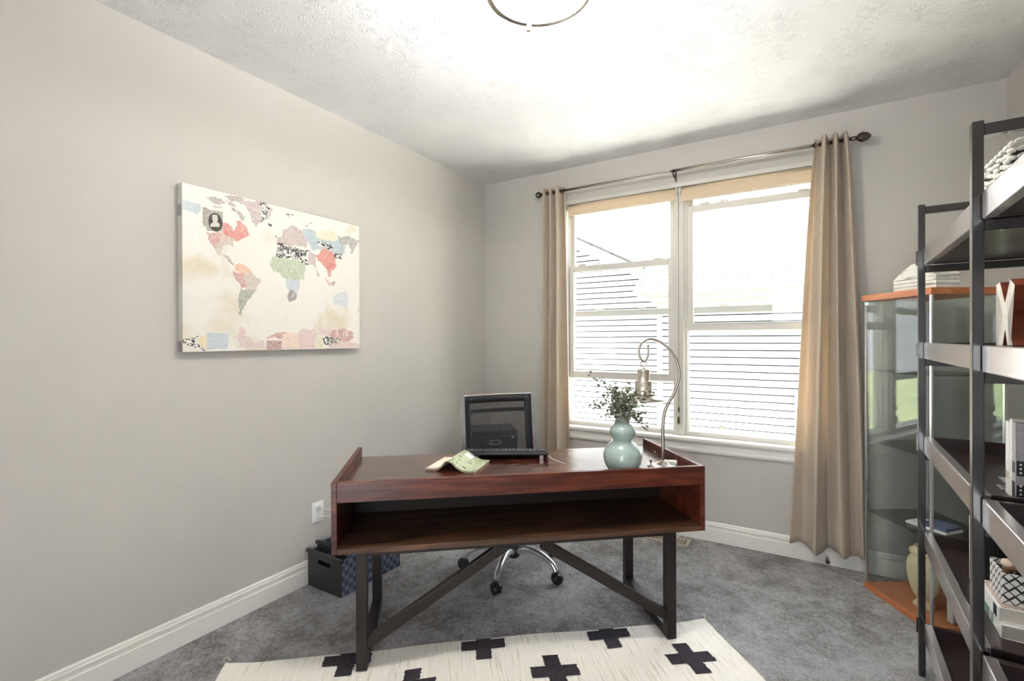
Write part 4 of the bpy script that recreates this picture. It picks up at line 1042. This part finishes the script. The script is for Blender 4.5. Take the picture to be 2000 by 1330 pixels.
m.tube([CP(0, 0.285, 0.56), CP(0, 0.292, 0.62)], 0.014, 10); m.build('rear_support', M['black'], chair)

# ================================================================== FILE CABINET in the corner behind the chair
fa = YAW + radians(10)
fc0 = Vector((0, 0, 0)) + fw*3.56 + rr*(-0.128); FC = Vector((fc0.x, fc0.y, 0))
fc = empty('file_cabinet', tuple(FC), fa, label='black drawer cabinet with chrome pulls in the corner behind the office chair', cat='file cabinet')
MB().box(-0.17, 0.17, 0.01, 0.30, 0.02, 0.690).build('cabinet_body', M['blackm'], fc, bevel=0.004, world=False)
MB().box(-0.165, 0.165, 0.02, 0.29, 0.0, 0.02).build('plinth', M['black'], fc, world=False)
for k in range(2):
    z0 = 0.035+k*0.315
    dr = MB().box(-0.164, 0.164, -0.008, 0.009, z0, z0+0.300).build('drawer', M['blackm'], fc, bevel=0.003, world=False)
    zc = z0+0.262
    m = MB(); n = 28
    m.tube([(0.046*cos(2*pi*j/n), -0.012, zc+0.017*sin(2*pi*j/n)) for j in range(n)], [0.0035+0.004*max(0, -sin(2*pi*j/n)) for j in range(n)], 8, closed=True); m.build('drawer_pull', M['silver'], dr, world=False)
    m = MB(); m.face([(0.045*cos(2*pi*j/n), -0.0095, zc+0.016*sin(2*pi*j/n)) for j in range(n)]); m.build('pull_recess', M['black'], dr, world=False)
m = MB(); m.lathe([(0, 0), (0.009, 0), (0.009, -0.004), (0, -0.004)], (0.13, -0.008, 0.645-0.0), 16, 'Y'); m.build('lock', M['silver'], fc, world=False)

# ================================================================== WOVEN STORAGE BASKETS by the left wall
def basket(loc, sx, sy, h, label, group):
    root = empty('storage_basket', loc, 0, label=label, cat='basket', group=group)
    t_ = 0.006
    # ends (faces toward +-y) smooth strap, with handle slot; long sides woven
    for y in (-sy/2, sy/2-t_):
        m = MB()
        hz0, hz1, hx = h-0.060, h-0.034, 0.052
        m.box(-sx/2, sx/2, y, y+t_, 0, hz0).box(-sx/2, -hx, y, y+t_, hz0, hz1).box(hx, sx/2, y, y+t_, hz0, hz1).box(-sx/2, sx/2, y, y+t_, hz1, h-0.008)
        m.build('end_panel', M['strap'], root, world=False)
    for x in (-sx/2, sx/2-t_):
        m = MB(); m.box(x, x+t_, -sy/2+t_, sy/2-t_, 0, h-0.004)
        m.build('woven_side', M['weave'], root, world=False, bevel=0.001)
    MB().box(-sx/2+t_, sx/2-t_, -sy/2+t_, sy/2-t_, 0.002, 0.006).build('base_panel', M['strap'], root, world=False)
    for y in (-sy/2+0.002, sy/2-0.002):
        m = MB(); m.tube([(-sx/2-0.008, y, h-0.004), (-sx/2+0.02, y, h), (sx/2-0.02, y, h), (sx/2+0.008, y, h-0.004)], 0.011, 12); m.build('rolled_rim', M['strap'], root, world=False)
    return root
basket((-2.245, 1.918, 0.001), 0.275, 0.432, 0.196, 'black and navy woven strap basket on the carpet beside the left wall', 'woven strap baskets')
basket((-2.245, 1.935, 0.0075), 0.240, 0.370, 0.222, 'smaller dark woven basket nested inside the one beside the left wall', 'woven strap baskets')
mm = empty('router_box', (-2.250, 1.885, 0.0140), 0, label='black plastic device lying inside the nested basket', cat='electronics')
MB().box(-0.08, 0.08, -0.06, 0.06, 0, 0.165).build('device_case', M['black'], mm, bevel=0.006, world=False)
m = MB(); m.lathe([(0, 0.165), (0.026, 0.165), (0.028, 0.170), (0.02, 0.173), (0, 0.173)], (0.0, -0.02, 0), 24); m.build('dial', M['silver'], mm, world=False)

# ================================================================== BOOKCASE   local: x into the shelf (towards right wall), y away from camera
BO = (0.382, 2.520); BA = radians(-2.07)
bc = empty('bookcase', (BO[0], BO[1], 0), BA, label='tall espresso and bronze metal open bookcase along the right wall', cat='bookcase')
bcm = wm(bc)
def B(x, y, z=0.0): return bcm @ Vector((x, y, z))
PT, PD, DEP, BAY = 0.022, 0.030, 0.400, 0.900
FY = [0.0, -BAY, -2*BAY]
TOP = 1.905
SHELF = [(1.660, 0.065), (1.285, 0.065), (0.905, 0.070), (0.526, 0.066), (0.158, 0.066)]
for y in FY:
    for x in (0.0, DEP-PT):
        MB().box(x, x+PT, y, y+PD, 0.001, TOP).build('post', M['post'], bc, bevel=0.0015, world=False)
    MB().box(PT, DEP-PT, y+0.004, y+PD-0.004, TOP-0.036, TOP-0.008).build('top_rail', M['post'], bc, bevel=0.0015, world=False)
    for z, h in SHELF:
        m = MB(); m.box(PT, DEP-PT, y+0.004, y+PD-0.004, z-0.028, z)
        m.build('side_rail', M['post'], bc, bevel=0.0015, world=False)
for i, (z, h) in enumerate(SHELF):
    for k in range(2):
        y1 = FY[k]-0.008; y0 = FY[k+1]+PD+0.008
        m = MB(); m.box(0.042, DEP-0.042, y0+0.018, y1-0.018, z+0.002, z+0.024)
        sh = m.build('shelf_board', M['case'], bc, world=False)
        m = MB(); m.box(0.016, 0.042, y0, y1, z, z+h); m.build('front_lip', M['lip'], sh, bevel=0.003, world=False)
        m = MB(); m.box(DEP-0.042, DEP-0.016, y0, y1, z, z+h).box(0.042, DEP-0.042, y1-0.018, y1, z, z+h).box(0.042, DEP-0.042, y0, y0+0.018, z, z+h); m.build('rim', M['case'], sh, bevel=0.002, world=False)
        for yy, sg in ((y1, 1), (y0, -1)):
            MB().box(0.020, 0.036, yy, yy+sg*0.008, z+0.008, z+h-0.010).build('bracket', M['post'], sh, world=False)
    m = MB(); m.box(-0.004, 0.002, PD-0.002, PD+0.006, z+0.005, z+h-0.002); m.build('corner_clip', M['post'], bc, world=False)

def surf(i): return SHELF[i][0]+0.0245
def shelfbox(name, bx, mats, label, cat, group=None, rz=0.0, loc=None): pass
# --- woven basket on the top shelf
p = B(0.200, -0.702, surf(0))
wb = empty('rope_basket', tuple(p), BA+radians(2), label='black and white woven basket on the top shelf of the bookcase', cat='basket')
M['ropew'] = simple('white_rope', srgb(232, 228, 220), 0.8, var=0.1, vscale=80); M['ropeb'] = simple('black_rope', srgb(40, 34, 34), 0.7, var=0.2, vscale=80); M['ropem'] = simple('maroon_rope', srgb(96, 56, 52), 0.8, var=0.2, vscale=80)
bw, bd, bh = 0.24, 0.30, 0.165
MB().box(-bw/2+0.004, bw/2-0.004, -bd/2+0.004, bd/2-0.004, 0, bh-0.01).build('liner', M['ropeb'], wb, bevel=0.01, world=False)
m = MB(); rows = 9
for r_ in range(rows):
    z = 0.008+r_*(bh-0.012)/rows
    for side in range(4):
        if side in (0, 2): L_, X = bd, (-bw/2 if side == 0 else bw/2)
        else: L_, X = bw, (-bd/2 if side == 1 else bd/2)
        nn = int(L_/0.026)
        for k in range(nn):
            if (k % 4 == 3) and r_ % 2: continue
            a = -L_/2+0.006+k*(L_-0.012)/nn; b_ = a+(L_-0.012)/nn*0.80; jz = 0.004*sin(k*2.1+r_)
            for_pts = lambda t_, o: ((X+o, t_, z+jz+0.004*(t_-a)/(b_-a)) if side in (0, 2) else (t_, X+o, z+jz+0.004*(t_-a)/(b_-a)))
            og = -1 if X < 0 else 1
            m.mi = 1 if (side == 1 and k > 3) else 0
            m.tube([for_pts(a, og*-0.002), for_pts(a+(b_-a)*0.3, og*0.004), for_pts(a+(b_-a)*0.7, og*0.004), for_pts(b_, og*-0.002)], [0.0046, 0.0064, 0.0064, 0.0046], 9)
m.build('weave', [M['ropew'], M['ropem']], wb, world=False)
m = MB()
for k in range(30):
    t0 = k/30; per = 2*(bw+bd)
    def pp(t_):
        s_ = (t_ % 1)*per
        if s_ < bw: return (-bw/2+s_, -bd/2)
        s_ -= bw
        if s_ < bd: return (bw/2, -bd/2+s_)
        s_ -= bd
        if s_ < bw: return (bw/2-s_, bd/2)
        s_ -= bw; return (-bw/2, bd/2-s_)
    q = [pp(t0+j*0.26/30/1.0*0.8) for j in range(4)]
    m.tube([(x, y, bh+0.002+0.003*sin(j)) for j, (x, y) in enumerate(q)], [0.004, 0.0065, 0.0065, 0.004], 9)
m.build('rim_cord', M['ropew'], wb, world=False)
m = MB(); m.tube([(0.02, -0.09, bh), (0.02, -0.10, bh+0.05), (0.05, -0.11, bh+0.06), (0.06, -0.12, bh)], 0.010, 8); m.build('handle', M['ropew'], wb, world=False)

# --- letter X, white face and stained sides, on the second shelf
M['whitewash'] = mat_wood('whitewashed_wood', srgb(196, 188, 180), srgb(228, 222, 214), srgb(242, 238, 230), scale=(10, 10, 2), rough=0.7, coat=0)
p = B(0.088, -0.760, surf(1))
lx = empty('letter_x', tuple(p), BA+radians(0), label='wooden letter X with whitewashed face and reddish sides on the second shelf', cat='letter')
def xpoly(w, h, t_):
    # clockwise outline in (y,z); slightly wavy
    return [(-w, 0), (-w+t_, 0), (0, h*0.40), (w-t_, 0), (w, 0), (0.15*w+0.010, h*0.56), (w, h), (w-t_*0.9, h+0.004), (0, h*0.73), (-w+t_*0.9, h+0.004), (-w, h*0.93), (-0.15*w-0.010, h*0.56)]
poly = xpoly(0.082, 0.205, 0.042)
m = MB()
a = [m.bm.verts.new((0.0, u, v)) for u, v in poly]; b_ = [m.bm.verts.new((0.045, u, v)) for u, v in poly]
f = m.bm.faces.new(a); f.material_index = 0; g = m.bm.faces.new(list(reversed(b_))); g.material_index = 1
for k in range(len(poly)):
    q = m.bm.faces.new((a[k], b_[k], b_[(k+1) % len(poly)], a[(k+1) % len(poly)])); q.material_index = 1
bmesh.ops.triangulate(m.bm, faces=[f, g]); m.build('letter_body', [M['whitewash'], M['red_wood']], lx, world=False)
p = B(0.185, -0.640, surf(1)); ly = empty('letter_block', tuple(p), BA, label='taller wooden letter stroke with white face, standing behind the letter X', cat='letter')
m = MB(); m.mat(0).box(0, 0.002, -0.075, 0.02, 0, 0.250); m.mat(1).box(0.002, 0.04, -0.075, 0.02, 0, 0.250); m.build('letter_body', [M['whitewash'], M['red_wood']], ly, world=False)
p = B(0.130, -0.535, surf(1)); lz = empty('patterned_box', tuple(p), BA, label='tiny white patterned box on the second shelf behind the letter X', cat='box')
m = MB(); m.box(0, 0.03, -0.02, 0.03, 0, 0.085); m.build('box_body', mat_print('small_box_print', srgb(226, 226, 222), 1.0, scale=160), lz, bevel=0.002, world=False)

# --- books
def book(name, loc, rz, th, dep, h, cols, label, group, lying=False, band=None):
    """local: spine faces -x, thickness along y, height along z (upright)"""
    root = empty(name, loc, rz, label=label, cat='book', group=group)
    if lying:   # spine faces -x, length along y, thickness along z
        T = lambda x, y, z: (x, z, y)
    else: T = lambda x, y, z: (x, y, z)
    def bx(m, x0, x1, y0, y1, z0, z1):
        a = T(x0, y0, z0); b_ = T(x1, y1, z1); m.box(a[0], b_[0], a[1], b_[1], a[2], b_[2])
    m = MB(); bx(m, 0, 0.003, 0, th, 0, h); bx(m, 0.003, dep, 0, 0.0025, 0, h); bx(m, 0.003, dep, th-0.0025, th, 0, h)
    m.build('cover', cols[0], root, bevel=0.001, world=False)
    m = MB(); bx(m, 0.003, dep-0.004, 0.0025, th-0.0025, 0.003, h-0.003); m.build('pages', M['pagew'], root, world=False)
    if band:
        m = MB()
        for (a, b_) in band: bx(m, -0.0006, 0.0004, th*0.12, th*0.88, h*a, h*b_)
        m.build('spine_print', cols[1], root, world=False)
    return root
M['pagew'] = simple('page_block', srgb(214, 206, 192), 0.9, var=0.06, vscale=300)
M['bwhite'] = simple('white_book_cloth', srgb(230, 228, 224), 0.5, var=0.03); M['bgrey'] = simple('grey_book_cloth', srgb(168, 164, 164), 0.6, var=0.1, vscale=60)
M['bblack'] = simple('black_book_cloth', srgb(36, 36, 38), 0.5); M['bgreen'] = simple('dark_green_cloth', srgb(34, 48, 42), 0.6); M['bbrown'] = simple('brown_leather', srgb(124, 84, 54), 0.5, var=0.2)
M['bmint'] = simple('mint_spine', srgb(120, 160, 140), 0.5); M['bcoral'] = mat_print('patterned_jacket', srgb(200, 164, 150), 0.9, scale=70)
sp = surf(2)
book('book', tuple(B(0.120, -0.648, sp)), BA, 0.034, 0.16, 0.205, (M['bwhite'], M['bcoral']), 'thin white upright book on the third shelf with faint pink spine marks', 'upright books on the third shelf', band=[(0.22, 0.32)])
book('book', tuple(B(0.120, -0.676, sp)), BA, 0.024, 0.17, 0.215, (M['bwhite'], M['bgrey']), 'tall white upright book between the pink-marked book and the dotted book', 'upright books on the third shelf')
r_ = book('book', tuple(B(0.118, -0.712, sp)), BA, 0.030, 0.17, 0.210, (M['bgrey'], M['bblack']), 'grey upright book with black dotted bands at the near end of the row', 'upright books on the third shelf', band=[(0.0, 0.25), (0.36, 0.5)])
m = MB(); m.mi = 0; m.box(0.002, 0.17, -0.0008, 0.0002, 0.0, 0.045).box(0.002, 0.17, -0.0008, 0.0002, 0.070, 0.110)
m.mi = 1
for zz_ in [0.008+0.011*k for k in range(4)]+[0.076+0.011*k for k in range(3)]:
    for k in range(9): m.box(0.008+k*0.011, 0.012+k*0.011, -0.0016, -0.0008, zz_, zz_+0.005)
m.build('cover_print', [M['bblack'], M['white']], r_, world=False)
gs = empty('glass_paperweight', tuple(B(0.145, -0.565, sp)), BA, label='small silver and clear block behind the white books on the third shelf', cat='ornament')
m = MB(); m.box(-0.03, 0.03, -0.03, 0.025, 0, 0.004).box(-0.026, 0.026, -0.026, 0.021, 0.022, 0.028); m.build('metal_plates', M['silver'], gs, bevel=0.001, world=False)
MB().box(-0.024, 0.024, -0.024, 0.019, 0.004, 0.022).build('clear_block', M['cabglass'], gs, world=False)
# fourth shelf: two lying books with a patterned box, upright books behind
sp = surf(3)
bl1 = book('book', tuple(B(0.092, -0.705, sp)), BA, 0.038, 0.21, 0.190, (M['bwhite'], M['bmint']), 'thick lower book of the stack on the fourth shelf, with a mint green spine patch', 'stacked books on the fourth shelf', lying=True, band=[(0.62, 0.98), (0.42, 0.5)])
bl2 = book('book', tuple(B(0.090, -0.690, sp+0.0385)), BA+0.03, 0.040, 0.205, 0.185, (M['bwhite'], M['bblack']), 'upper book of the stack on the fourth shelf, with a patterned coral cover', 'stacked books on the fourth shelf', lying=True, band=[(0.08, 0.24)])
m = MB(); m.box(0.006, 0.2, 0.004, 0.181, 0.0400, 0.0408); m.build('cover_print', M['bcoral'], bl2, world=False)
def mat_zig():
    t = NT('black_white_zigzag'); v = t.coords(); sx = t.n('ShaderNodeSeparateXYZ'); t.l(v, sx.inputs[0])
    w = t.math('ADD', sx.outputs['X'], sx.outputs['Y'])
    a = t.math('PINGPONG', w, 0.0125); z = t.math('ADD', sx.outputs['Z'], a); s1 = t.math('PINGPONG', z, 0.0125)
    z2 = t.math('SUBTRACT', sx.outputs['Z'], a); s2 = t.math('PINGPONG', z2, 0.0125)
    k = t.math('LESS_THAN', s1, 0.0036); k2 = t.math('LESS_THAN', s2, 0.0018)
    t.set(color=t.mix(t.math('MAXIMUM', k, k2), srgb(226, 224, 218), srgb(34, 32, 34)), rough=0.6); return t.m
zb = empty('zigzag_box', tuple(B(0.104, -0.662, sp+0.0798)), BA+0.02, label='open white box with black zigzag pattern on top of the book stack', cat='box')
M['zig'] = mat_zig()
m = MB(); m.box(0, 0.004, 0, 0.12, 0, 0.085).box(0.156, 0.16, 0, 0.12, 0, 0.085).box(0.004, 0.156, 0, 0.004, 0, 0.085).box(0.004, 0.156, 0.116, 0.12, 0, 0.085).box(0.004, 0.156, 0.004, 0.116, 0, 0.004)
m.build('box_body', M['zig'], zb, bevel=0.001, world=False)
pn = empty('wooden_ornament', tuple(B(0.150, -0.612, sp+0.0845)), BA+0.02, label='brown wooden ornament with a pale knob poking out of the zigzag box', cat='ornament')
m = MB(); m.tube([(-0.02, 0.01, 0.010), (-0.022, 0.012, 0.075), (0.02, -0.008, 0.092)], 0.012, 12); m.build('ornament_body', M['bbrown'], pn, world=False)
m = MB(); m.lathe([(0, -0.014), (0.012, -0.009), (0.015, 0), (0.012, 0.009), (0, 0.014)], (-0.022, 0.014, 0.088), 16); m.build('knob', M['cream'], pn, world=False)
book('book', tuple(B(0.170, -0.455, sp)), BA, 0.028, 0.17, 0.250, (M['bgreen'], M['bwhite']), 'dark green upright book behind the lying stack on the fourth shelf', 'upright books on the fourth shelf')
book('book', tuple(B(0.190, -0.495, sp)), BA, 0.030, 0.15, 0.235, (M['bbrown'], M['bwhite']), 'tan brown upright book next to the dark green one on the fourth shelf', 'upright books on the fourth shelf')
book('book', tuple(B(0.098, -0.318, sp)), BA, 0.016, 0.17, 0.215, (M['bwhite'], M['bblack']), 'pale slim book standing furthest along the fourth shelf', 'upright books on the fourth shelf')
book('book', tuple(B(0.098, -0.350, sp)), BA, 0.026, 0.17, 0.200, (M['bblack'], M['bwhite']), 'black book with white spine lettering beside the pale slim book', 'upright books on the fourth shelf', band=[(0.05, 0.45), (0.55, 0.9)])

# ================================================================== GLASS DISPLAY CABINET  local: x along its front, y to its back
GA = radians(-58.4)
gc = empty('display_cabinet', (0.262, 3.274, 0), GA, label='glass display cabinet with orange wood base and top in the back right corner', cat='display cabinet')
gm = wm(gc)
def G(x, y, z=0.0): return gm @ Vector((x, y, z))
gw, gd = 0.430, 0.358
MB().box(0, gw, 0, gd, 0.001, 0.030).build('base_board', M['orange_wood'], gc, bevel=0.002, world=False)
MB().box(-0.006, gw+0.006, -0.006, gd, 1.570, 1.602).build('top_board', M['orange_wood'], gc, bevel=0.002, world=False)
m = MB()
m.box(0.004, 0.009, 0.012, gd-0.012, 0.030, 1.570)
m.build('side_pane', M['cabglass'], gc, world=False)
m = MB(); m.box(gw-0.009, gw-0.004, 0.012, gd-0.012, 0.030, 1.570); m.build('side_pane', M['cabglass'], gc, world=False)
m = MB(); m.box(0.014, gw-0.014, gd-0.010, gd-0.005, 0.030, 1.570); m.build('back_pane', M['cabglass'], gc, world=False)
m = MB(); m.box(0.012, gw-0.040, 0.002, 0.007, 0.036, 1.560); dr = m.build('glass_door', M['cabglass'], gc, world=False)
m = MB(); m.box(0.012, 0.040, -0.002, 0.010, 1.548, 1.562); m.build('hinge', M['silver'], dr, world=False)
m = MB(); m.box(gw-0.060, gw-0.040, -0.003, 0.009, 1.545, 1.562); m.build('lock', M['silver'], dr, world=False)
for x, y in ((0.004, 0.004), (gw-0.016, 0.004), (0.004, gd-0.014), (gw-0.016, gd-0.014)):
    m = MB(); m.box(x, x+0.012, y, y+0.010, 0.030, 1.570); m.build('corner_post', M['silver'], gc, bevel=0.001, world=False)
for z in (0.430, 0.812, 1.195):
    m = MB(); m.box(0.010, gw-0.010, 0.012, gd-0.012, z-0.005, z); m.build('glass_shelf', M['cabglass'], gc, world=False)

ur = empty('pedestal_vase', tuple(G(0.255, 0.115, 0.0305)), 0, label='cream ribbed urn on the base of the display cabinet', cat='vase')
M['urn'] = simple('cream_plaster', srgb(230, 214, 176), 0.6, var=0.05, vscale=20)
m = MB(); m.lathe([(0, 0), (0.040, 0), (0.044, 0.012), (0.030, 0.030), (0.028, 0.045), (0.045, 0.065), (0.060, 0.11), (0.068, 0.16), (0.070, 0.20), (0.062, 0.235), (0.052, 0.255), (0.058, 0.265), (0.058, 0.28), (0.044, 0.285), (0.040, 0.30), (0.035, 0.28), (0, 0.15)], G(0.255, 0.115, 0.0305), 36)
m.build('urn_body', M['urn'], ur)
for k in range(3):
    book('book', tuple(G(0.375+0.0005, 0.120+0.034*k, 0.0305)), GA+radians(90)*0, 0.028, 0.030, 0.235, (M['bwhite'], M['cream']), ['pale slim book nearest the front in the display cabinet base', 'middle pale slim book in the display cabinet base', 'rearmost pale slim book in the display cabinet base'][k], 'books in the display cabinet')
ob = empty('folded_booklet', tuple(G(0.270, 0.150, 0.4305)), GA+0.3, label='white and blue booklet lying on the lowest glass shelf of the display cabinet', cat='booklet')
M['blue'] = simple('navy_blue_paper', srgb(96, 104, 140), 0.5)
m = MB(); m.box(-0.09, 0.09, -0.06, 0.06, 0, 0.012); m.build('booklet_pages', M['white'], ob, bevel=0.002, world=False)
m = MB(); m.box(-0.02, 0.085, -0.055, 0.055, 0.0125, 0.030); m.build('blue_cover', M['blue'], ob, bevel=0.002, world=False)
# --- white slatted box with peaked lid on top of the cabinet
cr = empty('slatted_box', tuple(G(0.165, 0.035, 1.6025)), GA, label='white slatted wooden box with a peaked lid on top of the display cabinet', cat='box')
def mat_crate():
    t = NT('white_slatted_wood'); v = t.coords(); mp = t.n('ShaderNodeMapping'); mp.inputs['Scale'].default_value = (6, 6, 60); t.l(v, mp.inputs['Vector'])
    n = t.noise(mp.outputs['Vector'], 1.2, 3)
    t.set(color=t.ramp(n, [(0.34, srgb(170, 166, 158)), (0.42, srgb(226, 224, 218)), (0.8, srgb(236, 234, 228))]), rough=0.6); return t.m
M['crate'] = mat_crate()
m = MB()
for k in range(3): m.box(0, 0.250, 0, 0.11, 0.001+k*0.0185, 0.018+k*0.0185)
m.build('slatted_body', M['crate'], cr, bevel=0.0015, world=False)
m = MB(); m.prism([(-0.003, 0.056), (0.253, 0.056), (0.253, 0.066), (0.150, 0.128), (0.118, 0.128), (0.055, 0.098)], lambda u, v, h: Vector((u, h, v)), -0.003, 0.113); m.build('peaked_lid', M['crate'], cr, bevel=0.002, world=False)
m = MB(); m.prism([(0.185, 0.097), (0.252, 0.067), (0.258, 0.085), (0.235, 0.092)], lambda u, v, h: Vector((u, h, v)), -0.006, -0.003); m.build('lid_hook', M['black'], cr, world=False)
